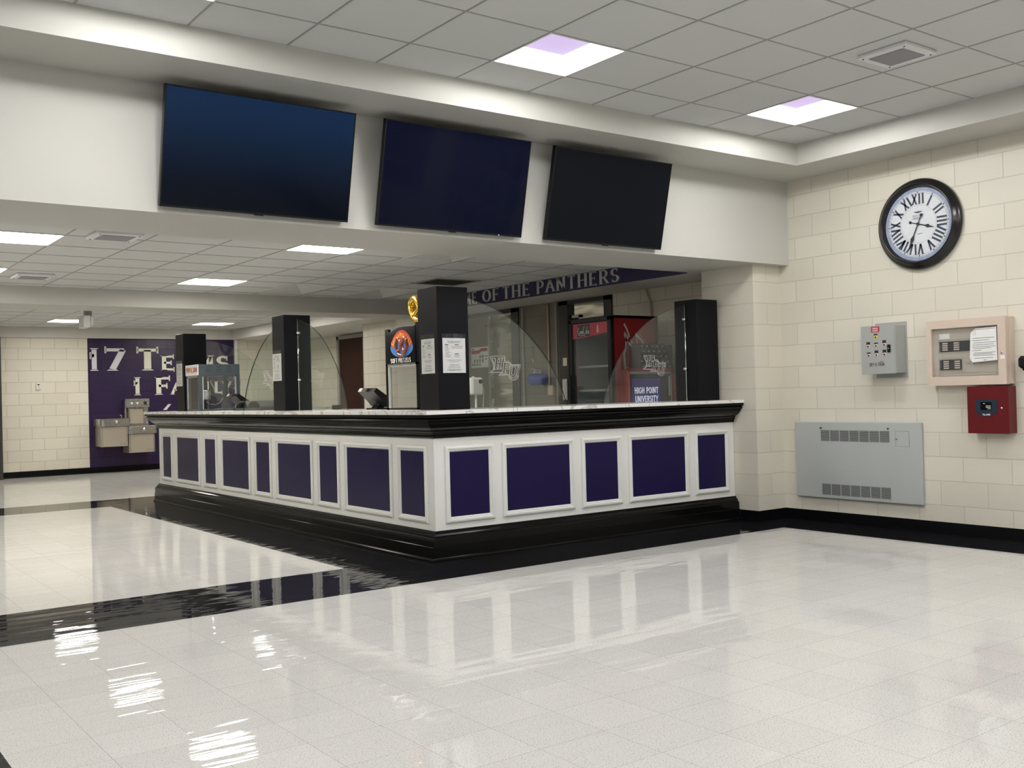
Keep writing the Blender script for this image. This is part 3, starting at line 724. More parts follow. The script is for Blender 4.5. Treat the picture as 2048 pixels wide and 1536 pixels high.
gE, fE = guard('quarter-round glass guard behind the popcorn machine, on the last post', (4.2855+S_, 12.69+c2, 1.1555), (1, 0, 0), (0, -1, 0))
# etched monogram: H P U slab letters with a double outline
def monogram():
    lines = []
    Hh = [(0, 0), (.30, 0), (.30, .10), (.25, .12), (.28, .42), (.42, .42), (.39, .12), (.34, .10), (.34, 0), (.62, 0), (.62, .10), (.57, .12), (.66, .88), (.72, .90), (.74, 1), (.46, 1), (.44, .90), (.49, .88), (.46, .58), (.32, .58), (.35, .88), (.41, .90), (.43, 1), (.13, 1), (.11, .90), (.17, .88), (.06, .12), (0, .10)]
    Pp = [(0, 0), (.34, 0), (.34, .10), (.27, .12), (.29, .36)]+[(.40, .36)]+arc(.42, .67, .24, .31, -80, 85, 8)+[(.12, 1), (.10, .90), (.16, .88), (.06, .12), (0, .10)]
    Pi = [(.32, .52), (.38, .52)]+arc(.40, .68, .10, .15, -85, 85, 6)+[(.36, .84), (.32, .52)]
    Uu = [(0, 1), (-.02, .90), (.05, .88), (0, .42)]+arc(.28, .34, .29, .36, 170, 350, 12)+[(.66, .88), (.72, .90), (.74, 1), (.44, 1), (.42, .90), (.49, .88), (.43, .38)]+arc(.30, .34, .13, .18, 0, -180, 8)+[(.23, .88), (.29, .90), (.31, 1)]
    def tr(p, dx, dy, s=1): return [(x*s+dx, y*s+dy) for x, y in p]
    for g_, dx, dy in ((Hh, .42, .95), (Pp, 1.08, .55), (Pi, 1.08, .55), (Uu, 1.72, .20)):
        q = tr(g_, dx, dy); lines.append(q+[q[0]])
    outer = [(.02, .62), (.36, .92), (.42, 1.40), (.24, 1.76), (.16, 2.10), (1.34, 2.14), (1.30, 1.72), (1.66, 1.66)]+arc(1.62, 1.34, .22, .26, 60, 0, 5)+[(2.64, 1.36), (2.46, .42)]+arc(2.04, .44, .42, .54, 0, -170, 10)+[(1.62, .42), (.78, .36), (1.04, .62)]
    q = outer+[outer[0]]; lines.append(q)
    cx = sum(p[0] for p in outer)/len(outer); cy = sum(p[1] for p in outer)/len(outer)
    q2 = [(cx+(x-cx)*.90, cy+(y-cy)*.87) for x, y in outer]; lines.append(q2+[q2[0]])
    return lines
def etch(parent, fn, u0, u1, v0, v1, flip=False, wt=.032):
    m = MB(); ls = monogram()
    xs_ = [p[0] for l in ls for p in l]; ys_ = [p[1] for l in ls for p in l]
    a, b, c, d = min(xs_), max(xs_), min(ys_), max(ys_)
    for l in ls:
        for q in ribbon(l, wt, wt):
            pp = []
            for x, y in q:
                s_ = (x-a)/(b-a); 
                pp.append(fn(u0+(u1-u0)*s_, v0+(v1-v0)*(y-c)/(d-c), .0055))
            m.quad(*pp)
    m.build('etched_monogram', 'etch', parent)
etch(gA, fA, 7.222-6.635, 7.222-6.94, .245, .44)
etch(gB, fB, 4.862-4.575, 5.19-4.575, .225, .43)
etch(gC, fC, .30, .60, .225, .43)
etch(gD, fD, .60, .30, .225, .43); etch(gE, fE, .30, .60, .225, .43)

# menu sheets in acrylic holders
def menu(label, fn, w_, h_):
    t = thing('menu_sheet', label, 'menu', fn(0, 0, 0), 'menu sheets on the black posts')
    MB().prism([(0, 0), (w_, 0), (w_, h_), (0, h_)], fn, .002, .004).build('paper', 'paper', t)
    MB().quad(fn(-.004, -.004, .006), fn(w_+.004, -.004, .006), fn(w_+.004, h_+.035, .006), fn(-.004, h_+.035, .006)).build('acrylic_holder', 'acrylic', t)
    s_ = MB()
    for u in (w_*.18, w_*.82): s_.polys([arc(u, h_+.016, .004, .004, 0, 360, 8)[:-1]], fn, .007)
    s_.build('screw', 'chrome', t)
    m = MB(); k = w_/.22
    m.mat(1); put(m, 'HIGH POINT UNIVERSITY', .045*k, .175*k, h_-.030, h_-.020, fn, h=.0046, tv=.16, th=.14, serif=0)
    m.mat(0)
    m.polys([[(.055*k, h_-.038), (.165*k, h_-.038), (.165*k, h_-.035), (.055*k, h_-.035)]], fn, .0046)
    m.polys([[(.02*k, h_-.056), (.055*k, h_-.056), (.055*k, h_-.050), (.02*k, h_-.050)], [(.115*k, h_-.056), (.155*k, h_-.056), (.155*k, h_-.050), (.115*k, h_-.050)], [(.115*k, h_-.128), (.155*k, h_-.128), (.155*k, h_-.122), (.115*k, h_-.122)]], fn, .0046)
    m.mat(2)
    for i, l in enumerate((.028, .032, .040, .036, .058, .032, .055, .052)):
        v = h_-.066-i*.0118; m.polys([[(.022*k, v), ((.022+l)*k, v), ((.022+l)*k, v+.0036), (.022*k, v+.0036)]], fn, .0046)
    for v, a, c in ((.068, .078, .195), (.080, .09, .185), (.140, .11, .165), (.152, .112, .162), (.176, .04, .18), (.188, .06, .155), (.212, .065, .155), (.224, .055, .165), (.237, .05, .17), (.252, .04, .18), (.257, .055, .165)):
        m.polys([[(a*k, h_-v), (c*k, h_-v), (c*k, h_-v+.0035), (a*k, h_-v+.0035)]], fn, .0046)
    m.build('printed_text', ['ink', 'ink_navy', 'paper_grey'], t)
px, py = posts['2']
menu('white menu sheet on the left side of the front corner post', wall_x(px, 7.000, 1.445), .195, .275)
menu('white menu sheet on the front of the front corner post', wall_y(py, px+.041, 1.445), .214, .275)
menu('white menu sheet on the left side of the middle left post', wall_x(posts['3'][0], 9.942, 1.462), .215, .278)
menu('white menu sheet on the post behind the popcorn machine', wall_x(posts['4'][0], 12.96, 1.472), .215, .283)

# ================================================================== SCREENS
def tv(label, x0, x1, scr, led=False):
    t = thing('wall_screen', label, 'television', ((x0+x1)/2, 6.2, 2.455), 'large dark screens on the header')
    a = radians(13.0); H = .722
    vy, vz = -sin(a), cos(a); ny, nz = -cos(a), -sin(a)
    zb = 2.458
    fn = lambda u, v, h: (x0+u, 6.2+vy*v+ny*h, zb+vz*v+nz*h)
    W = x1-x0
    MB().prism([(0, 0), (W, 0), (W, H), (0, H)], fn, -.035, -.002).build('case', 'gloss_black', t)
    MB().prism([(.009, .014), (W-.009, .014), (W-.009, H-.009), (.009, H-.009)], fn, -.002, .0005).build('display', scr, t)
    e = MB()
    for q in ([(0, 0), (W, 0), (W, .013), (0, .013)], [(0, H-.008), (W, H-.008), (W, H), (0, H)], [(0, 0), (.008, 0), (.008, H), (0, H)], [(W-.008, 0), (W, 0), (W, H), (W-.008, H)]): e.prism(q, fn, -.004, .003)
    e.prism([(W*.5-.03, -.006), (W*.5+.03, -.006), (W*.5+.03, .002), (W*.5-.03, .002)], fn, -.01, .002)
    e.build('bezel', 'black', t)
    m = MB(); m.box(x0+W*.3, x0+W*.7, 6.245, YH, 2.60, 2.95)
    for uu in (.33, .65): m.quad((x0+W*uu, 6.245, 2.60), (x0+W*uu, 6.245, 2.98), fn(W*uu, .56, -.035), fn(W*uu, .16, -.035))
    m.build('wall_bracket', 'black', t)
    if led: 
        l = MB(); l.polys([arc(W*.83, .006, .0045, .0045, 0, 360, 10)[:-1]], fn, .0035); l.build('status_light', 'led', t)
tv('left screen on the header, largest, glowing dark blue toward its top', 1.967, 3.231, 'tv1')
tv('middle screen on the header, navy with a tiny blue light', 3.457, 4.704, 'tv2', True)
tv('right screen on the header, black with window reflections', 4.939, 6.192, 'tv3')

# ================================================================== CLOCK
yc, zc = 4.872, 2.617
t = thing('wall_clock', 'large round black wall clock with roman numerals reading about 3:34', 'clock', (XW, yc, zc))
rim = [(.0, 0), (.372, 0), (.384, -.012), (.386, -.028), (.378, -.044), (.362, -.052), (.350, -.060), (.338, -.076), (.330, -.080), (.322, -.074), (.318, -.058), (.314, -.046), (.310, -.040)]
MB().lathe(rim, (XW, yc, zc), 'x', 72).build('case', 'clock_rim', t)
fn = lambda u, v, h=0.0: (XW-.034-h, yc-u, zc+v)
MB().polys([arc(0, 0, .312, .312, 0, 360, 64)[:-1]], fn, 0).build('dial_edge', 'clock_blue', t)
d = MB(); d.polys([arc(0, 0, .281, .281, 0, 360, 64)[:-1]], fn, .001); d.build('dial', 'clock_face', t)
m = MB()
for r0, r1 in ((.2755, .2775), (.262, .2635), (.160, .1612)):
    n = 72
    for i in range(n):
        a, b_ = 2*pi*i/n, 2*pi*(i+1)/n
        m.polys([[(r0*cos(a), r0*sin(a)), (r1*cos(a), r1*sin(a)), (r1*cos(b_), r1*sin(b_)), (r0*cos(b_), r0*sin(b_))]], fn, .0018)
for i in range(60):
    a = 2*pi*i/60; ca, sa = sin(a), cos(a); k = .0045 if i % 5 == 0 else .001
    m.polys([[(.2635*ca-k*sa, .2635*sa+k*ca), (.276*ca-k*sa, .276*sa+k*ca), (.276*ca+k*sa, .276*sa-k*ca), (.2635*ca+k*sa, .2635*sa-k*ca)]], fn, .002)
rom = ['XII', 'I', 'II', 'III', 'IIII', 'V', 'VI', 'VII', 'VIII', 'IX', 'X', 'XI']
m.build('minute_track', 'clock_ink', t)
for i, r_ in enumerate(rom):
    m = MB(); a = radians(30*i); hgt = .090
    pol, W = letters(r_, hgt, tv=.19, th=.05, serif=.13, sh=.03, track=.05, xs=.62)
    for q in pol:
        pp = []
        for x, y in q:
            u, v = x-W/2, .168+y
            pp.append((u*cos(a)+v*sin(a), -u*sin(a)+v*cos(a)))
        m.polys([pp], fn, .002)
    m.build('numeral', 'clock_ink', t)
m = MB()
put(m, 'HIGH POINT', -.052, .052, .062, .082, fn, h=.002, tv=.12, th=.08, serif=.08)
put(m, 'UNIVERSITY', -.052, .052, .040, .058, fn, h=.002, tv=.12, th=.08, serif=.08)
m.polys([[(-.038, .100), (.038, .100), (.038, .107), (-.038, .107)], [(-.022, .094), (.022, .094), (.022, .100), (-.022, .100)], [(-.002, .107), (.002, .107), (0, .128)]], fn, .002)
m.polys([[(-.01, -.088), (.035, -.082), (.035, -.078), (-.01, -.083)]], fn, .002)
m.build('dial_text', 'clock_ink', t)
def hand(name, ang, L1, L2, h, hp):
    a = radians(ang); mm = MB()
    shp = [(0, -L2), (.003, -L2+.01), (.004, 0), (.004, L1*.45), (.011, L1*.55), (.016, L1*.62), (.006, L1*.74), (.0015, L1)]
    P = shp+[(-x, y) for x, y in shp[::-1]]
    R = lambda x, y: (x*cos(a)+y*sin(a), -x*sin(a)+y*cos(a))
    mm.prism([R(*p) for p in P], fn, h, h+.002)
    mm.prism([R(x, y) for x, y in arc(0, -L2, .012, .012, 0, 360, 16)[:-1]], fn, h, h+.002)
    mm.prism([R(x, y) for x, y in arc(0, 0, .013, .013, 0, 360, 16)[:-1]], fn, h, h+.004)
    mm.build(name, 'ink', t)
hand('hour_hand', 107, .150, .075, .006, 0); hand('minute_hand', 204, .225, .080, .010, 0)

# ================================================================== THINGS ON THE RIGHT WALL
t = thing('wall_heater', 'wide light grey wall heater cover with two rows of louvres', 'heater', (XW, 5.56, .23))
MB().bbox(7.925, XW, 4.904, 6.213, .228, .934, .006).build('cover', 'heater', t)
for zb, zt in ((.757, .857), (.261, .361)):
    g = MB(); g.mat(0)
    w7 = (5.920-5.206-6*.008)/7
    for k in range(7):
        ya = 5.206+k*(w7+.008)
        g.mat(0); g.box(7.9246, 7.9262, ya, ya+w7, zb, zt)
        g.mat(1)
        for j in range(12): g.box(7.9232, 7.9248, ya, ya+w7, zb+.004+j*.0082, zb+.0068+j*.0082)
    g.build('louvre_grille', ['slot', 'heater'], t)
MB().box(7.9238, 7.925, 5.017, 5.145, .726, .857).build('access_door', 'heater', t)
g = MB()
for q in ((5.015, 5.147, .857, .8585), (5.015, 5.147, .7245, .726), (5.0155, 5.017, .726, .857), (5.145, 5.1465, .726, .857)): g.box(7.9236, 7.925, *q)
g.build('door_gap', 'slot', t)
for y_, z_, r_ in ((5.915, .876, .008), (5.216, .877, .007), (5.135, .788, .004)):
    MB().lathe([(0, -.014), (r_*.8, -.013), (r_, -.006), (r_, 0)], (7.925, y_, z_), 'x', 12).build('knob', 'ink', t)

t = thing('control_box', 'grey metal control box with a red label, round indicator lights and black latch', 'control box', (XW, 5.2, 1.32))
MB().bbox(7.952, XW, 5.030, 5.335, 1.322, 1.804, .002).build('mounting_flange', 'grey', t)
MB().bbox(7.80, 7.953, 5.040, 5.355, 1.362, 1.772, .003).build('enclosure', 'grey', t)
MB().bbox(7.793, 7.802, 5.046, 5.372, 1.356, 1.776, .002).build('door', 'grey', t)
W_, H_ = .326, .42; fb = lambda u, v, h=0.0: (7.793-h, 5.372-u*W_, 1.776-v*H_)
MB().prism([(.32, .02), (.57, .02), (.57, .135), (.32, .135)], fb, 0, .001).build('red_label', 'redlabel', t)
m = MB()
for v_ in (.045, .062, .09, .108): m.polys([[(.36, v_), (.53, v_), (.53, v_+.008), (.36, v_+.008)]], fb, .0015)
m.build('label_text', 'paper', t)
for u_, v_, lh, y_ in ((.455, .235, .03, 1), (.225, .42, .055, 0), (.46, .415, .03, 0), (.705, .405, .06, 0), (.235, .61, .03, 0), (.465, .605, .06, 0), (.705, .60, .06, 0)):
    MB().prism([(u_-.055, v_-.035-lh), (u_+.055, v_-.035-lh), (u_+.055, v_-.035), (u_-.055, v_-.035)], fb, 0, .0012).build('name_tag', 'ink', t)
    cy_, cz_ = 5.372-u_*W_, 1.776-v_*H_
    l = MB(); l.mat(0).lathe([(0, -.003), (.0145, -.003), (.016, 0)], (7.793, cy_, cz_), 'x', 16); l.mat(1).lathe([(0, -.009), (.006, -.008), (.0085, -.003)], (7.793, cy_, cz_), 'x', 12)
    l.build('indicator_light', ['popyellow' if y_ else 'beige', 'brown_dev' if y_ else 'red'], t)
l = MB(); l.bbox(7.781, 7.793, 5.372-.895*W_, 5.372-.80*W_, 1.776-.565*H_, 1.776-.405*H_, .004); l.build('latch', 'black', t)
MB().lathe([(0, -.004), (.005, -.003), (.006, 0)], (7.781, 5.372-.845*W_, 1.776-.485*H_), 'x', 10).build('latch_lock', 'chrome', t)
m = MB(); put(m, 'DRY-O-TRON', .25, .69, .765, .84, lambda u, v, h=0: fb(u, 1.605-v, h), h=.0012, tv=.19, th=.15, serif=0, xs=.8, track=.03)
m.polys([[(.56, .742), (.68, .742), (.68, .750), (.56, .750)]], fb, .0012)
m.build('lettering', 'ink', t)

t = thing('fire_alarm_cabinet', 'beige fire alarm control cabinet with a window and a taped paper sheet', 'alarm panel', (XW, 4.45, 1.24))
y0, y1, z0, z1 = 4.112, 4.780, 1.243, 1.779
cab = MB(); cab.box(7.90, XW, y0-.012, y1+.004, z0+.004, z1-.004); cab.build('cabinet', 'beige', t)
wu0, wu1, wv0, wv1 = .06, .905, .125, .865
fa = lambda u, v, h=0.0: (7.862-h, y1-u*(y1-y0), z1-v*(z1-z0))
d = MB()
for q in (((0, 0), (1, 0), (1, wv0), (0, wv0)), ((0, wv1), (1, wv1), (1, 1), (0, 1)), ((0, wv0), (wu0, wv0), (wu0, wv1), (0, wv1)), ((wu1, wv0), (1, wv0), (1, wv1), (wu1, wv1))):
    d.prism(q, fa, -.038, .012)
d.build('door_frame', 'beige', t)
MB().prism([(wu0, wv0), (wu1, wv0), (wu1, wv1), (wu0, wv1)], fa, -.038, -.022).build('inner_panel', 'beige2', t)
def bar(name, u0, v0, u1, v1, h, mat, hh=.003): MB().prism([(u0, v0), (u1, v0), (u1, v1), (u0, v1)], fa, -.022, -.022+h).build(name, mat, t)
bar('dark_module', .14, .325, .62, .485, .004, 'ink'); bar('dark_module', .14, .605, .425, .765, .004, 'ink')
m = MB()
for u_, v_ in ((.18, .345), (.33, .345), (.19, .625), (.335, .625)):
    for k in range(4): m.prism([(u_, v_+k*.033), (u_+.07, v_+k*.033), (u_+.07, v_+k*.033+.02), (u_, v_+k*.033+.02)], fa, -.018, -.016)
m.build('label_strip', 'beige', t)
m = MB()
for (u0_, v0_, u1_, v1_) in ((.125, .30, .63, .51), (.125, .585, .44, .785), (.125, .81, .90, .86)):
    for q in ((u0_, v0_, u1_, v0_+.006), (u0_, v1_-.006, u1_, v1_), (u0_, v0_, u0_+.005, v1_), (u1_-.005, v0_, u1_, v1_)):
        m.prism([(q[0], q[1]), (q[2], q[1]), (q[2], q[3]), (q[0], q[3])], fa, -.022, -.0205)
m.build('trim_line', 'frame_grey', t)
bar('white_tag', .14, .205, .275, .285, .002, 'popyellow' if False else 'paper')
m = MB(); fa2 = lambda u, v, h=0: fa(u, 1.35-v, h); put(m, 'FIRE ALARM CONTROL', .47, .885, .655, .695, fa2, h=-.0208, tv=.14, th=.12, serif=0); m.build('lettering', 'frame_grey', t)
MB().polys([[(wu0, wv0), (wu1, wv0), (wu1, wv1), (wu0, wv1)]], fa, .002).build('window_pane', 'glass_clear', t)
s_ = MB(); s_.prism([(.565, .235), (.63, .16), (.885, .15), (.892, .64), (.585, .665), (.55, .60)], fa, .004, .0052)
pp = s_.build('paper_sheet', 'paper', t)
m = MB()
for k, v_ in enumerate((.17, .30, .335, .37, .40, .43, .455, .485, .52, .54, .56, .60, .63)):
    a_ = (.62, .59, .585, .60, .59, .585, .60, .585, .60, .59, .60, .61, .72)[k]; b_ = (.87, .86, .80, .87, .85, .87, .82, .70, .87, .83, .86, .84, .76)[k]
    m.polys([[(a_, v_), (b_, v_-.004), (b_, v_+.004), (a_, v_+.008)]], fa, .0056)
m.build('printed_text', 'paper_grey', pp)
MB().prism([(.57, .215), (.63, .165), (.635, .24), (.60, .255)], fa, .006, .009).build('folded_corner', 'white_plastic', pp)
MB().lathe([(0, -.008), (.009, -.008), (.010, 0)], (7.850, y1-.955*(y1-y0), z1-.535*(z1-z0)), 'x', 14).build('lock', 'chrome', t)
bar2 = MB().prism([(.93, .575), (.985, .575), (.985, .625), (.93, .625)], fa, .012, .013); bar2.build('white_tag', 'paper', t)

t = thing('alarm_box', 'dark red metal box with a navy display, below the beige cabinet', 'alarm box', (XW, 4.26, .857))
MB().bbox(7.845, XW, 4.098, 4.432, .857, 1.228, .003).build('enclosure', 'red', t)
MB().bbox(7.836, 7.846, 4.094, 4.434, .855, 1.230, .002).build('door', 'red', t)
fr_ = lambda u, v, h=0.0: (7.836-h, 4.434-u*.34, 1.230-v*.375)
MB().prism([(.195, .275), (.735, .275), (.735, .575), (.62, .575), (.62, .635), (.31, .635), (.31, .575), (.195, .575)], fr_, 0, .003).build('display_surround', 'navy', t)
MB().prism([(.33, .335), (.60, .335), (.60, .50), (.33, .50)], fr_, .003, .004).build('display', 'gloss_black', t)
m = MB()
for a_, b_, v_ in ((.40, .44, .36), (.46, .58, .41), (.46, .58, .44), (.50, .58, .47), (.37, .43, .585), (.47, .56, .585), (.39, .56, .605)): m.polys([[(a_, v_), (b_, v_), (b_, v_+.012), (a_, v_+.012)]], fr_, .0045)
m.build('display_text', 'white_plastic', t)
MB().lathe([(0, -.006), (.008, -.006), (.009, 0)], (7.836, 4.434-.835*.34, 1.230-.465*.375), 'x', 14).build('lock', 'chrome', t)

t = thing('wall_fixture', 'black rounded wall fixture cut by the right edge of the photo', 'wall fixture', (XW, 3.93, 1.35))
MB().bbox(7.85, XW, 3.80, 4.028, 1.362, 1.458, .02).build('housing', 'black', t)
MB().bbox(7.87, XW, 3.83, 4.0, 1.345, 1.364, .006).build('spout', 'gloss_black', t)

# thermostat on the far wall
t = thing('thermostat', 'small cream thermostat on the far block wall', 'thermostat', (4.045, YFAR, 1.555))
MB().bbox(4.005, 4.085, YFAR-.03, YFAR, 1.555, 1.685, .006).build('housing', 'popyellow' if False else 'white_plastic', t)
MB().box(4.028, 4.062, YFAR-.0315, YFAR-.03, 1.640, 1.662).build('display', 'ink', t)
MB().box(4.030, 4.060, YFAR-.032, YFAR-.03, 1.598, 1.610).build('button', 'frame_grey', t)

# ================================================================== DRINKING FOUNTAIN
t = thing('drinking_fountain', 'two-level stainless drinking fountain with bottle filler on the purple wall', 'drinking fountain', (5.5, YFAR, .34))
def basin(x0, x1, z0, z1, y0):
    m = MB(); n = 8; P = [(x0, YFAR-.01), (x0, y0+.07)]+[(x0+.07-.07*cos(pi/2*i/n), y0+.07-.07*sin(pi/2*i/n)) for i in range(1, n+1)]
    P += [(x1-.07+.07*sin(pi/2*i/n), y0+.07-.07*cos(pi/2*i/n)) for i in range(1, n+1)]+[(x1, YFAR-.01)]
    m.prism(P, lambda u, v, h: (u, v, h), z0, z1)
    return m
for x0, x1, zb, zt, cb in ((4.975, 5.525, .862, .998, .488), (5.468, 6.012, .708, .850, .357)):
    k = basin(x0, x1, zb, zt, 19.34).build('basin', 'steel', t)
    MB().box(x0+.03, x1-.03, 19.37, 19.76, zt, zt+.008).build('basin_rim', 'chrome', k)
    MB().bbox(x0+.025, x1-.05, 19.37, YFAR-.01, cb, zb, .01).build('cabinet', 'fsteel', t)
    g = MB(); g.box(x0+.045, x0+.049, 19.368, 19.371, cb+.01, zb); g.box(x1-.075, x1-.071, 19.368, 19.371, cb+.01, zb); g.build('cabinet_seam', 'slot', t)
    g = MB(); g.box(x1-.19, x1-.10, 19.3685, 19.371, cb+.05, cb+.053); g.box(x1-.19, x1-.187, 19.3685, 19.371, cb+.03, cb+.053); g.box(x1-.103, x1-.10, 19.3685, 19.371, cb+.03, cb+.053); g.build('badge', 'slot', t)
    MB().lathe([(0, -.022), (.020, -.020), (.030, -.008), (.030, 0)], ((x0+x1)/2+.02, 19.34, (zb+zt)/2+.01), 'y', 16).build('push_button', 'chrome', t)
    MB().tube([(x1-.09, 19.62, zt), (x1-.09, 19.62, zt+.05), (x1-.12, 19.58, zt+.06)], .012).build('spout', 'chrome', t)
MB().bbox(5.505, 5.955, 19.62, YFAR-.01, 1.192, 1.358, .006).build('filler_head', 'steel', t)
MB().bbox(5.52, 5.95, 19.70, YFAR-.01, .86, 1.192, .004).build('filler_back', 'steel', t)
g = MB(); g.box(5.548, 5.576, 19.695, 19.70, .98, 1.19); g.build('filler_shadow_gap', 'slot', t)
g = MB(); g.bbox(5.59, 5.86, 19.66, 19.70, .88, 1.19, .02); g.build('filler_alcove', 'fsteel', t)
for x_ in (5.625, 5.73): MB().lathe([(0, -.03), (.02, -.028), (.028, -.01), (.028, 0)], (x_, 19.62, 1.272), 'y', 14).build('filler_button', 'chrome', t)
MB().box(5.845, 5.90, 19.617, 19.62, 1.24, 1.305).build('filler_display', 'ink', t)
MB().lathe([(.008, 0), (.008, -.03)], (5.73, 19.66, 1.192), 'z', 8, True).build('filler_nozzle', 'chrome', t)

# ================================================================== DOORS IN THE KITCHEN AND CORRIDOR
d1 = struct(MB().box(9.06, 9.10, 16.85, 17.84, 0, 2.40).build('door_1', 'wood'))
fr = MB(); fr.box(9.03, 9.10, 17.84, 17.92, 0, 2.46); fr.box(9.03, 9.10, 16.77, 16.85, 0, 2.46); fr.box(9.03, 9.10, 16.77, 17.92, 2.40, 2.46); fr.build('door_frame', 'frame_grey', d1)
MB().box(9.05, 9.062, 16.92, 16.96, 1.15, 1.34).build('handle_plate', 'chrome', d1)
# stainless double doors
d2 = struct(MB().box(8.19, 8.22, 10.99, 11.56, 0, 2.355).box(8.19, 8.22, 11.575, 12.75, 0, 2.355).build('door_2', 'steel_wavy'))
MB().box(8.165, 8.19, 11.545, 11.585, 0, 2.355).build('door_astragal', 'steel', d2)
fr = MB(); fr.box(8.13, 8.22, 10.83, 10.99, 0, 2.41); fr.box(8.13, 8.22, 12.75, 12.90, 0, 2.41); fr.box(8.13, 8.22, 10.83, 12.90, 2.355, 2.41); fr.build('door_frame', 'darksteel', d2)
# stainless door with a small vision window, beside the cooler
d3 = struct(MB().box(8.19, 8.22, 9.12, 9.80, 0, 2.36).build('door_3', 'steel_highlit'))
fr = MB(); fr.box(8.13, 8.22, 8.98, 9.12, 0, 2.41); fr.box(8.13, 8.22, 9.80, 9.98, 0, 2.41); fr.box(8.13, 8.22, 8.98, 9.98, 2.36, 2.41); fr.build('door_frame', 'frame_dark', d3)
vw = MB()
for q in ((9.60, 9.79, 2.19, 2.225), (9.60, 9.625, 1.75, 2.225), (9.765, 9.79, 1.75, 2.225), (9.60, 9.79, 1.75, 1.78)): vw.box(8.165, 8.19, *q)
v3 = vw.build('vision_window_frame', 'chrome', d3); MB().box(8.18, 8.19, 9.625, 9.765, 1.78, 2.19).build('vision_window_pane', 'gloss_black', v3)
hd_ = MB(); hd_.box(8.12, 8.135, 9.82, 9.90, 1.60, 1.70); hd_.build('lock_plate', 'chrome', d3)
MB().bbox(8.10, 8.135, 9.82, 9.905, 1.17, 1.44, .01).build('pull_handle', 'alu', d3)
struct(MB().box(8.13, 8.15, 10.02, 10.05, 0, 2.40).box(8.13, 8.15, 10.72, 10.76, 0, 2.40).build('trim_4', 'frame_grey'))

# safety poster, dispenser, glove holder etc.
t = thing('safety_poster', 'white notice with a red band taped to the steel double door', 'poster', (8.19, 11.7, 1.65))
fp = wall_x(8.188, 12.04, 1.648)
MB().prism([(0, 0), (.43, 0), (.43, .29), (0, .29)], fp, 0, .002).build('sheet', 'paper', t)
MB().polys([[(.02, .195), (.20, .195), (.26, .228), (.41, .228), (.41, .272), (.26, .272), (.20, .245), (.02, .245)]], fp, .003).build('red_band', 'redlabel', t)
m = MB(); m.polys([[(.02, .255), (.09, .255), (.09, .27), (.02, .27)], [(.34, .15), (.41, .15), (.41, .165), (.34, .165)], [(.34, .11), (.41, .11), (.41, .122), (.34, .122)]], fp, .003)
for k, (a_, v_) in enumerate(((.21, .13), (.27, .13), (.07, .07), (.135, .07), (.20, .07), (.27, .07), (.02, .03), (.07, .03), (.135, .03), (.20, .03))): m.polys([[(a_, v_), (a_+.04, v_), (a_+.045, v_+.045*(.6 if k > 5 else 1)), (a_+.005, v_+.05*(.6 if k > 5 else 1))]], fp, .003)
m.build('printed_pictures', 'paper_grey', t)

t = thing('power_post', 'white outlet box on a thin white pole behind the glass', 'outlet post', (5.6, 8.2, 0))
MB().bbox(5.555, 5.685, 8.16, 8.24, 1.265, 1.435, .015).build('box', 'white_plastic', t)
MB().tube([(5.62, 8.2, 0), (5.62, 8.2, 1.27)], .010).build('pole', 'white_plastic', t)
MB().lathe([(0, -.012), (.020, -.010), (.022, 0)], (5.65, 8.16, 1.395), 'y', 14).build('dial', 'ink', t)
MB().tube([(5.67, 8.17, 1.38), (5.695, 8.17, 1.30), (5.685, 8.18, 1.10), (5.68, 8.18, .9)], .004, 6).build('cord', 'white_plastic', t)
MB().lathe([(.012, 0), (.014, .010), (0, .012)], (5.595, 8.2, 1.435), 'z', 10).build('top_cap', 'white_plastic', t)

t = thing('wipe_dispenser', 'translucent blue wall dispenser with crumpled paper on top', 'dispenser', (8.15, 10.42, 1.36))
prof_ = [(0, 0), (.13, .0), (.17, .03), (.18, .08), (.17, .12), (.15, .14)]
m = MB(); rings = []
for r_, h_ in prof_: rings.append([(8.15-.01-abs(r_*.75*sin(a_)), 10.42+r_*cos(a_), 1.375+h_) for a_ in [pi*i/16 for i in range(17)]])
m.loft(rings, False); m.quad(*rings[-1]); m.build('bowl', 'blue', t)
m = MB(); rnd = random.Random(3)
for k in range(6):
    c_ = (8.07, 10.32+k*.024, 1.515+.03*rnd.random()); p_ = [(c_[0]+.04*cos(a_)*rnd.uniform(.6, 1.2), c_[1]+.035*sin(a_)*rnd.uniform(.6, 1.2), c_[2]+rnd.uniform(-.02, .05)) for a_ in [2*pi*i/6 for i in range(6)]]
    for i in range(6): m.quad(p_[i], p_[(i+1) % 6], (c_[0], c_[1], c_[2]+.03))
m.build('crumpled_paper', 'paper', t)
m = MB(); m.tube([(8.12, 10.50, 1.52), (8.12, 10.49, 1.66), (8.13, 10.53, 1.75), (8.13, 10.535, 1.88)], .022, 8); m.build('hanging_bag', 'acrylic', t)
t = thing('outlet_cover', 'cream wall outlet box with a conduit, right of the blue dispenser', 'outlet', (8.15, 10.15, 1.24))
MB().bbox(8.11, 8.15, 10.10, 10.21, 1.235, 1.365, .004).build('box', 'beige', t)
MB().tube([(8.135, 10.195, 1.365), (8.135, 10.195, 2.40)], .012, 8).build('conduit', 'beige', t)
MB().lathe([(0, -.004), (.006, 0)], (8.11, 10.17, 1.30), 'x', 8).build('screw', 'chrome', t)
t = thing('wall_conduit', 'thin painted conduit running up the block wall above the red cooler', 'conduit', (8.15, 8.35, 2.0))
MB().tube([(8.13, 8.33, 1.6), (8.13, 8.33, 2.26), (8.13, 8.40, 2.42)], .012, 8).build('pipe', 'beige', t)

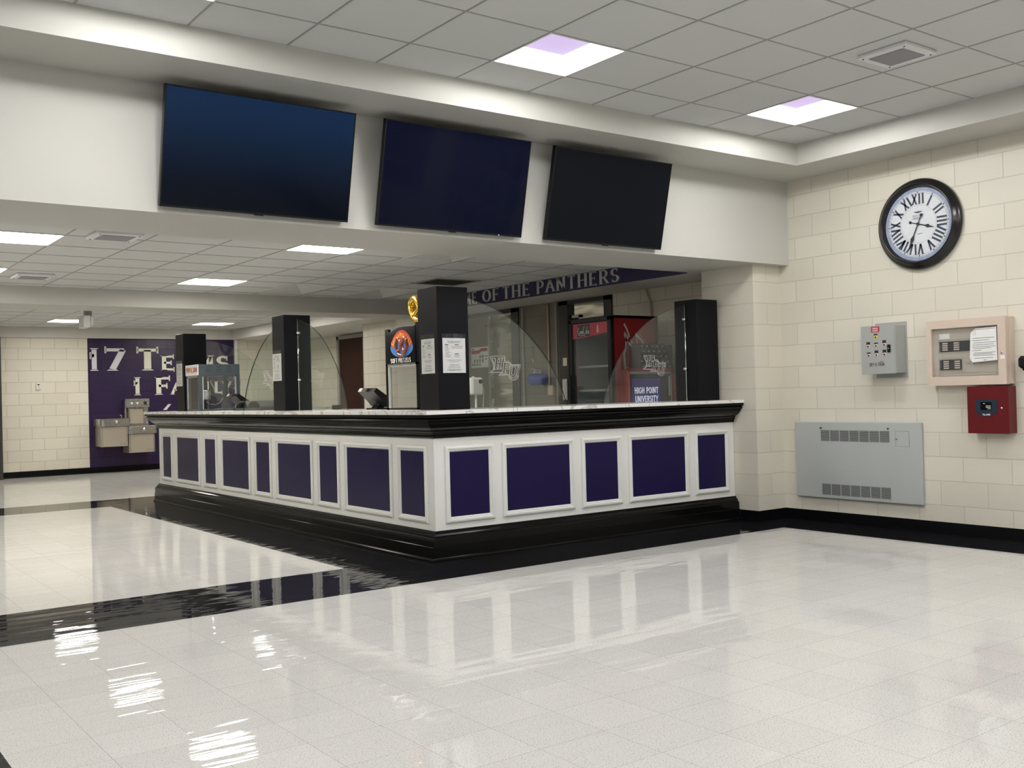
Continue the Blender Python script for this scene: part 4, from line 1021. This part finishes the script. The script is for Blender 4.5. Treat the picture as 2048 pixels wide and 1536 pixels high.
# ================================================================== DRINK COOLER
t = thing('drink_cooler', 'tall red drink cooler with black framed glass door and empty shelves', 'drink cooler', (7.6, 8.32, 0))
x0, x1, y0, y1, zt = 7.26, 7.90, 7.985, 8.67, 2.07
cb = MB(); cb.box(x0, x1, y0, y0+.03, 0, zt); cb.box(x0, x1, y1-.03, y1, 0, zt); cb.box(x0, x1, y0, y1, zt-.03, zt); cb.box(x1-.03, x1, y0, y1, 0, zt); cb.box(x0, x1, y0, y1, 0, .2)
cb.build('cabinet', 'coke_red', t)
MB().box(x1-.045, x1-.03, y0+.03, y1-.03, .2, zt-.03).box(x0+.02, x1-.03, y0+.03, y0+.034, .2, zt-.03).box(x0+.02, x1-.03, y1-.034, y1-.03, .2, zt-.03).build('liner', 'cooler_in', t)
dr = MB(); xf = 7.20
dr.bbox(xf, x0-.002, y0, y0+.055, .15, zt-.005, .01); dr.bbox(xf, x0-.002, y1-.055, y1, .15, zt-.005, .01); dr.bbox(xf, x0-.002, y0, y1, zt-.06, zt-.004, .01); dr.bbox(xf, x0-.002, y0, y1, .12, .2, .01)
dr.build('door_frame', 'black', t)
MB().box(xf+.02, xf+.024, y0+.05, y1-.05, .2, zt-.06).build('door_glass', 'glass_clear', t)
hp = MB(); ff = wall_x(xf+.018, y1-.055, 0)
hp.mat(0).polys([[(0, 1.845), (.28, 1.862), (.575, 1.895), (.575, 2.01), (0, 2.01)]], ff, 0)
hp.mat(1).polys([[(.08, 1.862), (.285, 1.872), (.285, 2.003), (.08, 1.995)]], ff, .001)
hp.mat(2).polys([[(.40, 1.90), (.43, 1.90), (.428, 1.95), (.42, 1.985), (.41, 1.985), (.402, 1.95)]], ff, .001)
hp.mat(2)
def script(mb, u0, v0, s_, fn, h, wt=.05):
    """flowing two-word script with long swashes"""
    strokes = [arc(.18, .45, .16, .38, 60, 320, 14), arc(.42, .30, .08, .16, 0, 360, 10), arc(.62, .30, .07, .15, 0, 350, 10)+[(.72, .14)], [(.78, .46), (.74, .10)], arc(.80, .30, .07, .15, 120, -60, 8),
               arc(1.15, .48, .20, .42, 70, 310, 14), arc(1.42, .30, .08, .16, 0, 360, 10), [(1.62, .95), (1.54, .40), (1.58, .12), (1.68, .14)], arc(1.80, .30, .08, .16, 0, 350, 10)+[(1.93, .12)], [(.10, .10), (.40, -.08), (.9, -.02), (1.3, -.14)]]
    for st in strokes: mb.polys([[(u0+x*s_, v0+y*s_) for x, y in q] for q in ribbon(st, wt, wt*.7)], fn, h)
script(hp, .088, 1.885, .098, ff, .002, .09)
hp.build('header_print', ['coke_panel', 'frame_dark', 'shelf'], t)
for z_ in (1.53, 1.27, .95, .62):
    s_ = MB()
    s_.box(x0+.03, x0+.045, y0+.05, y1-.05, z_, z_+.022)
    for k in range(13): s_.box(x0+.045, x1-.05, y0+.06+k*.046, y0+.064+k*.046, z_+.006, z_+.010)
    s_.build('shelf', 'shelf', t)
MB().bbox(xf-.03, xf, y1-.05, y1-.025, 1.05, 1.45, .008).build('handle', 'black', t)
# side logo: big vertical script
sd = MB(); fs = wall_y(y0, x0, 0)
sw = [([(.14, 1.98), (.18, 1.92), (.21, 1.85), (.19, 1.83), (.15, 1.88), (.145, 1.86), (.17, 1.80), (.26, 1.73), (.34, 1.64), (.41, 1.55)], .022), ([(.17, 1.84), (.16, 1.74), (.13, 1.66), (.14, 1.52), (.17, 1.40)], .026),
      ([(.22, 1.82), (.28, 1.76), (.32, 1.66)], .008), ([(.30, 1.88), (.35, 1.84), (.40, 1.80), (.42, 1.76)], .022), ([(.31, 1.86), (.33, 1.76), (.37, 1.70)], .014),
      ([(.16, 1.52), (.21, 1.50), (.26, 1.45), (.27, 1.40)], .010), ([(.37, 1.53), (.33, 1.55), (.32, 1.48), (.35, 1.44), (.38, 1.47)], .014), ([(.36, 1.88), (.40, 1.84)], .006)]
for pts_, wd in sw: sd.polys(ribbon(pts_, wd, wd), fs, .0015)
sd.build('side_lettering', 'coke_silver', t)

# university merchandiser with display door, rack of small goods on top
t = thing('display_fridge', 'red framed merchandiser with a purple university display door', 'merchandiser', (7.63, 7.9, 0))
X0, X1, Y0, Y1, ZT = 7.300, 7.975, 7.83, 7.978, 1.500
MB().bbox(X0+.004, X1-.004, Y0+.01, Y1, 0, ZT-.004, .01).build('cabinet', 'coke_red', t)
fr = MB(); ff = wall_y(Y0+.01, X0, 0); w_ = X1-X0; K2 = w_/.64
for q in ([(0, ZT-.032), (w_, ZT-.032), (w_, ZT), (0, ZT)], [(0, .1), (.012, .1), (.012, ZT), (0, ZT)], [(w_-.045, .1), (w_, .1), (w_, ZT), (w_-.045, ZT)]): fr.prism(q, ff, 0, .02)
fr.build('frame', 'coke_panel', t)
fr = MB()
for q in ([(.012, ZT-.058), (w_-.045, ZT-.058), (w_-.045, ZT-.032), (.012, ZT-.032)], [(w_-.058, .1), (w_-.045, .1), (w_-.045, ZT-.032), (w_-.058, ZT-.032)]): fr.prism(q, ff, 0, .015)
fr.build('door_trim', 'shelf', t)
MB().prism([(.012, .1), (w_-.058, .1), (w_-.058, ZT-.058), (.012, ZT-.058)], ff, 0, .010).build('door', 'darksteel', t)
dp = MB().prism([(.045*K2, .5), (.44*K2, .5), (.44*K2, ZT-.105), (.045*K2, ZT-.105)], ff, .010, .013).build('display', 'display', t)
m = MB(); put(m, 'HIGH POINT', .075*K2, .40*K2, 1.235, 1.300, ff, h=.0145, tv=.19, th=.14, serif=.10, sh=.07, xs=.85, track=.02)
put(m, 'UNIVERSITY', .08*K2, .40*K2, 1.145, 1.210, ff, h=.0145, tv=.19, th=.14, serif=.10, sh=.07, xs=.85, track=.02)
m.build('display_lettering', 'display_text', dp)
MB().bbox(X0+w_-.10, X0+w_-.085, Y0-.02, Y0, 1.20, 1.42, .004).bbox(X0+w_-.075, X0+w_-.065, Y0-.02, Y0, 1.20, 1.42, .003).build('handle', 'alu', t)
t = thing('snack_rack', 'low dark wire rack standing on the university merchandiser', 'rack', (7.73, 7.9, ZT))
rk = MB()
for k in range(5): rk.box(7.49, 7.96, 7.835+k*.026, 7.861+k*.026, ZT+k*.055, ZT+k*.055+.004)
rk.box(7.486, 7.49, 7.835, 7.966, ZT, ZT+.25); rk.box(7.96, 7.964, 7.835, 7.966, ZT, ZT+.25); rk.box(7.486, 7.964, 7.966, 7.970, ZT, ZT+.27)
rk.build('tier', 'slot', t)
pk = None; pos_w = {0: 'lowest', 1: 'second', 2: 'third', 3: 'fourth', 4: 'top'}
for r_ in range(5):
    for c_ in range(6):
        L_ = (7.532+c_*.077, 7.848+r_*.026, ZT+r_*.055+.004)
        if pk is None:
            pk = thing('snack_pack', '', 'snack pack', L_, 'dark snack packs in the tiered rack')
            m = MB(); rg = []
            for v_, a_, b_ in ((0, .030, .008), (.02, .031, .011), (.035, .030, .008), (.048, .030, .002)): rg.append([(-a_, -b_, v_), (a_, -b_, v_), (a_, b_, v_), (-a_, b_, v_)])
            m.loft(rg, True, True, False); m.build('pouch', 'darksteel', pk, True)
            MB().box(-.014, .014, -.0125, -.011, .012, .022).build('pack_label', 'shelf', pk, True)
            pk['label'] = 'small dark pack in the tiered rack on the merchandiser'
        else: copy_thing(pk, L_)

# ================================================================== PRETZEL CABINET
t = thing('pretzel_cabinet', 'black pretzel display cabinet with printed sign and glass box', 'display cabinet', (4.7, 7.6, 1.155))
px0, px1, q0, q1 = 4.45, 4.86, 7.325, 7.885
fz = wall_x(px0, q1, 1.155)      # u: 0..0.56, v up from counter
Wp = q1-q0
ca = MB(); ca.box(px0, px0+.03, q1-.05, q1, 1.155, 1.86); ca.box(px0, px0+.03, q0, q0+.045, 1.155, 1.89); ca.box(px1-.02, px1, q1-.02, q1, 1.155, 1.54); ca.box(px1-.02, px1, q0, q0+.02, 1.155, 1.54); ca.box(px0+.02, px1, q0, q1, 1.54, 1.60); ca.box(px0, px1, q0, q1, 1.155, 1.17)
ca.build('cabinet_frame', 'gloss_black', t)
sg = MB(); sg.prism([(.03, .395), (Wp-.04, .395), (Wp-.04, .712), (Wp-.08, .705), (Wp*.60, .712), (Wp*.42, .710), (Wp*.28, .695), (.10, .672), (.05, .69), (.03, .70)], fz, -.02, .004)
sg.build('sign_board', 'gloss_black', t)
MB().prism([(.05, .385), (Wp-.04, .385), (Wp-.04, .398), (.05, .398)], fz, 0, .012).build('sign_ledge', 'chrome', t)
# artwork: blue glow, red banner, pretzel
ar = MB(); cu, cv = Wp*.52, .535
ar.mat(0).polys([arc(cu, cv, .19, .085, 0, 360, 28)[:-1]], fz, .0052)
ban = arc(cu, .40, .225, .265, 140, 40, 14)+arc(cu, .40, .165, .195, 40, 140, 14)
for i in range(14):
    a_ = radians(143-i*7.57); b_ = radians(143-(i+1)*7.57)
    ar.mat(1).polys([[(cu+.225*cos(a_), .40+.285*sin(a_)), (cu+.225*cos(b_), .40+.285*sin(b_)), (cu+.180*cos(b_), .40+.205*sin(b_)), (cu+.180*cos(a_), .40+.205*sin(a_))]], fz, .006)
ar.build('sign_artwork', ['pretzel_blue', 'pretzel_red'], t)
lt = MB(); word = 'SUPERPRETZEL'; n = len(word)
for i, ch in enumerate(word):
    a_ = radians(140-(i+.5)*100/n)
    hh = .058 if ch == 'S' and i == 0 or i == 5 else .048
    hh *= .86; pol, W = letters(ch, hh, tv=.17, th=.13, serif=0, xs=.66)
    r0u, r0v = .186, .216
    for q in pol:
        pp = []
        for x, y in q:
            u, v = (x-W/2), y; ca_, sa_ = cos(a_), sin(a_)
            pp.append((cu+(r0u+v)*ca_+u*sa_, .40+(r0v+v)*sa_-u*ca_))
        lt.polys([pp], fz, .0068)
lt.build('sign_lettering', 'pretzel_yellow', t)
for wd_, u0_, u1_ in (('SOFT', .10, .215), ('PRETZELS', .235, Wp-.12)):
    l2 = MB(); put(l2, wd_, u0_, u1_, .405, .445, fz, h=.0062, tv=.17, th=.14, serif=.03, xs=.6, track=.04); l2.build('sign_caption', 'paper', t)
def bez(P, n=16):
    out = []
    for i in range(n+1):
        s = i/n; out.append(tuple((1-s)**3*P[0][k]+3*(1-s)**2*s*P[1][k]+3*(1-s)*s*s*P[2][k]+s**3*P[3][k] for k in (0, 1)))
    return out
path = bez([(-.03, -.50), (.50, -.20), (.10, .30), (-.30, .85)])[:0]
pz = bez([(.42, -.62), (.10, -.30), (-.25, .0), (-.38, .30)], 12)
pz = [(.46, -.42), (.20, -.20), (-.05, .10), (-.15, .42), (-.32, .66), (-.58, .66), (-.74, .40), (-.74, .05), (-.60, -.35), (-.35, -.66), (0, -.80), (.35, -.66), (.60, -.35), (.74, .05), (.74, .42), (.58, .68), (.32, .68), (.15, .42), (.05, .10), (-.20, -.20), (-.46, -.42)]
def smooth(P, k=3):
    for _ in range(k):
        Q = [P[0]]
        for a_, b_ in zip(P[:-1], P[1:]): Q += [(a_[0]*.75+b_[0]*.25, a_[1]*.75+b_[1]*.25), (a_[0]*.25+b_[0]*.75, a_[1]*.25+b_[1]*.75)]
        P = Q+[P[-1]]
    return P
sp_ = smooth(pz)
pr = MB(); pr.tube([fz(cu+x*.125, .545+y*.105, .008+.006*sin(i*.35)) for i, (x, y) in enumerate(sp_)], .0135, 8); pr.build('pretzel_relief', 'pretzel', t)
ph = MB()
ph.tube([fz(cu+x*.125, .548+y*.105, .021) for x, y in sp_[20:60]], .003, 5); ph.tube([fz(cu+x*.125, .548+y*.105, .021) for x, y in sp_[100:140]], .003, 5); ph.build('pretzel_highlight', 'pretzel_hi', t)
# glass box below
for q in (((px0+.006, q0+.045), (px0+.006, q1-.05)), ((px1-.01, q0+.02), (px1-.01, q1-.02)), ((px0+.03, q0+.01), (px1-.02, q0+.01)), ((px0+.03, q1-.01), (px1-.02, q1-.01))):
    MB().quad((*q[0], 1.17), (*q[1], 1.17), (*q[1], 1.54), (*q[0], 1.54)).build('glass_side', 'glass_clear', t)
tr_ = MB()
for a_ in (q1-.055, q1-.075): tr_.box(px0-.002, px0+.012, a_, a_+.012, 1.17, 1.54)
tr_.box(px0-.002, px0+.01, q0+.045, q1-.05, 1.525, 1.54); tr_.build('door_trim', 'alu', t)
for z_ in (1.265, 1.31, 1.455):
    s_ = MB(); s_.lathe([(0, 0), (.16, 0), (.16, .004), (0, .004)], (4.66, 7.58, z_), 'z', 24); s_.build('shelf', 'shelf', t)
MB().tube([(4.66, 7.58, 1.17), (4.66, 7.58, 1.53)], .01, 8).build('shelf_pole', 'frame_grey', t)
MB().box(px0, px1, q0, q1, 1.54, 1.555).build('cabinet_roof', 'gloss_black', t)
# gold pretzel on top
t = thing('gold_ornament', 'shiny gold inflated loop ornament on the pretzel cabinet, half hidden by the post', 'ornament', (4.70, 7.62, 1.86))
m = MB(); m.tube([(4.66, 7.62+x*.20, 2.03+y*.14) for x, y in sp_[:]], .034, 12); m.build('loop', 'gold', t)
MB().lathe([(.05, 0), (.04, .02), (.01, .05), (.01, .10)], (4.66, 7.62, 1.86), 'z', 16, True).build('stand', 'gold', t)
MB().box(4.55, 4.77, 7.40, 7.84, 1.845, 1.86).build('base_plate', 'gloss_black', t)

# ================================================================== POPCORN MACHINE
t = thing('popcorn_machine', 'blue-grey popcorn machine with glass cabinet and kettle', 'popcorn machine', (4.55, 12.44, 1.155))
a0, a1, b0, b1 = 4.30, 4.82, 12.215, 12.665
MB().bbox(a0+.002, a1, b0, b1, 1.588, 1.725, .003).build('canopy', 'popgrey', t)
sgn = MB().box(a0-.006, a0+.003, b0+.004, b1, 1.592, 1.722).build('sign_panel', 'paper', t)
m = MB(); fpn = wall_x(a0-.006, b1-.03, 1.592)
m.mat(0); put(m, 'POP', .01, .14, .035, .10, fpn, h=.001, tv=.22, th=.15, serif=0, xs=.8, track=0); put(m, 'CORN', .19, .385, .035, .10, fpn, h=.001, tv=.22, th=.15, serif=0, xs=.8, track=0)
m.mat(1); m.polys([arc(.165, .07, .02, .035, 0, 360, 14)[:-1]], fpn, .0012)
m.build('sign_lettering', ['popred', 'popyellow'], sgn)
m = MB()
for x_ in (.09, .22, .35):
    for z_ in (1.632, 1.660, 1.690): m.box(a0+x_, a0+x_+.062, b0-.001, b0+.002, z_, z_+.006)
m.build('vent_slot', 'ink', t)
fr = MB()
for x_, y_ in ((a0, b0), (a0, b1-.045), (a1-.045, b0), (a1-.045, b1-.045)): fr.box(x_, x_+.045, y_, y_+.045, 1.17, 1.59)
fr.box(a0, a1, b0, b1, 1.155, 1.175); fr.build('cabinet_frame', 'popgrey', t)
fr = MB(); fr.box(a0+.046, a0+.056, b0-.004, b0+.006, 1.175, 1.57); fr.box(a1-.06, a1-.05, b0-.004, b0+.006, 1.175, 1.57); fr.box(a0-.004, a0+.006, b0+.39, b0+.40, 1.175, 1.56); fr.build('edge_trim', 'alu', t)
gl = MB(); gl.quad((a0+.05, b0+.004, 1.175), (a1-.05, b0+.004, 1.175), (a1-.05, b0+.004, 1.585), (a0+.05, b0+.004, 1.585)); gl.build('glass_front', 'glass_clear', t)
gl = MB(); gl.quad((a0+.004, b0+.05, 1.175), (a0+.004, b1-.05, 1.175), (a0+.004, b1-.05, 1.585), (a0+.004, b0+.05, 1.585)); gl.build('glass_side', 'glass_clear', t)
MB().box(a0+.002, a0+.02, b0+.04, b1-.04, 1.565, 1.59).build('light_bar', 'frame_grey', t)
kt = MB().lathe([(0, 0), (.055, 0), (.062, .02), (.062, .115), (.066, .118), (.066, .125), (0, .13)], (4.455, 12.42, 1.285), 'z', 24).build('kettle', 'steel', t)
MB().tube([(4.50, 12.42, 1.34), (4.545, 12.42, 1.33), (4.575, 12.42, 1.32)], .006, 6).build('kettle_handle', 'black', kt)
MB().tube([(4.43, 12.44, 1.41), (4.43, 12.44, 1.585)], .012, 8).build('kettle_post', 'frame_grey', kt)
MB().tube([(4.51, 12.40, 1.53), (4.525, 12.40, 1.49), (4.555, 12.40, 1.44), (4.56, 12.40, 1.38)], .008, 8).build('scoop_arm', 'alu', t)
MB().tube([(4.45, 12.38, 1.27), (4.50, 12.38, 1.235), (4.56, 12.38, 1.225), (4.62, 12.38, 1.25), (4.66, 12.38, 1.31)], .004, 6).build('hanging_cord', 'frame_grey', t)
MB().bbox(4.54, 4.60, 12.50, 12.54, 1.175, 1.57, .004).build('rear_post', 'darksteel', t)
MB().bbox(a1, a1+.012, b0+.01, b0+.05, 1.46, 1.52, .004).build('door_knob', 'chrome', t)

# ================================================================== REGISTERS, BOWL
def register(label, cx, cy, s=1.0):
    t = thing('point_of_sale_terminal', label, 'cash register', (cx, cy, 1.155), 'tilted sales terminals on the counter')
    # seen from behind: screen leans back toward the customer
    MB().bbox(-.08, .06, -.10, .10, 0, .015, .004).build('base', 'black', t, True)
    y_ = lambda u, v, h: (u, h, v)
    MB().prism([(-.05, .10), (.0, .06), (.03, .012), (-.055, .012), (-.02, .05)], y_, -.05, .05).build('stand', 'gloss_black', t, True)
    MB().prism([(-.13, .165), (-.105, .198), (.035, .105), (.035, .020), (.0, .035), (-.035, .075)], y_, -.15, .15).build('screen_housing', 'black', t, True)
    MB().prism([(-.095, .193), (.025, .113), (.027, .116), (-.093, .196)], y_, -.14, .14).build('screen', 'gloss_black', t, True)
    m = MB(); m.prism([(-.150, .168), (-.132, .166), (-.108, .197), (-.125, .200)], y_, -.02, .13); m.build('card_reader', 'frame_dark', t, True)
    MB().prism([(-.152, .170), (-.150, .168), (-.127, .198), (-.129, .200)], y_, .06, .12).build('reader_screen', 'shelf', t, True)
    return t
r1 = register('black sales terminal tilted back, in front of the pretzel cabinet', 4.64, 8.37)
r2 = copy_thing(r1, (4.66, 11.75, 1.155), 'black sales terminal tilted back, in front of the popcorn machine')
t = thing('counter_bin', 'low glass bin under a dark arched lid beside the middle left post', 'bin', (4.62, 11.1, 1.155))
MB().box(4.45, 4.80, 10.70, 11.45, 1.155, 1.185).build('tray', 'glass_edge', t)
for yy, mm in ((10.74, 'slot'), (11.10, 'slot')):
    m = MB(); rings = []
    for i in range(13):
        a_ = pi*i/12; c_, s_ = cos(a_), sin(a_)
        rings.append([(4.47, yy+.19+.19*c_, 1.18+.085*s_), (4.78, yy+.19+.19*c_, 1.18+.085*s_), (4.78, yy+.19+.17*c_, 1.18+.072*s_), (4.47, yy+.19+.17*c_, 1.18+.072*s_)])
    m.loft(rings, True, True); m.build('arched_lid', mm, t)
t = thing('napkin_box', 'small dark box on the counter right of the middle left post', 'box', (4.72, 9.42, 1.155))
MB().bbox(4.70, 4.76, 9.36, 9.46, 1.155, 1.20, .004).build('box_body', 'black', t)

for o in bpy.data.objects:
    if '_o' in o.keys(): del o['_o']
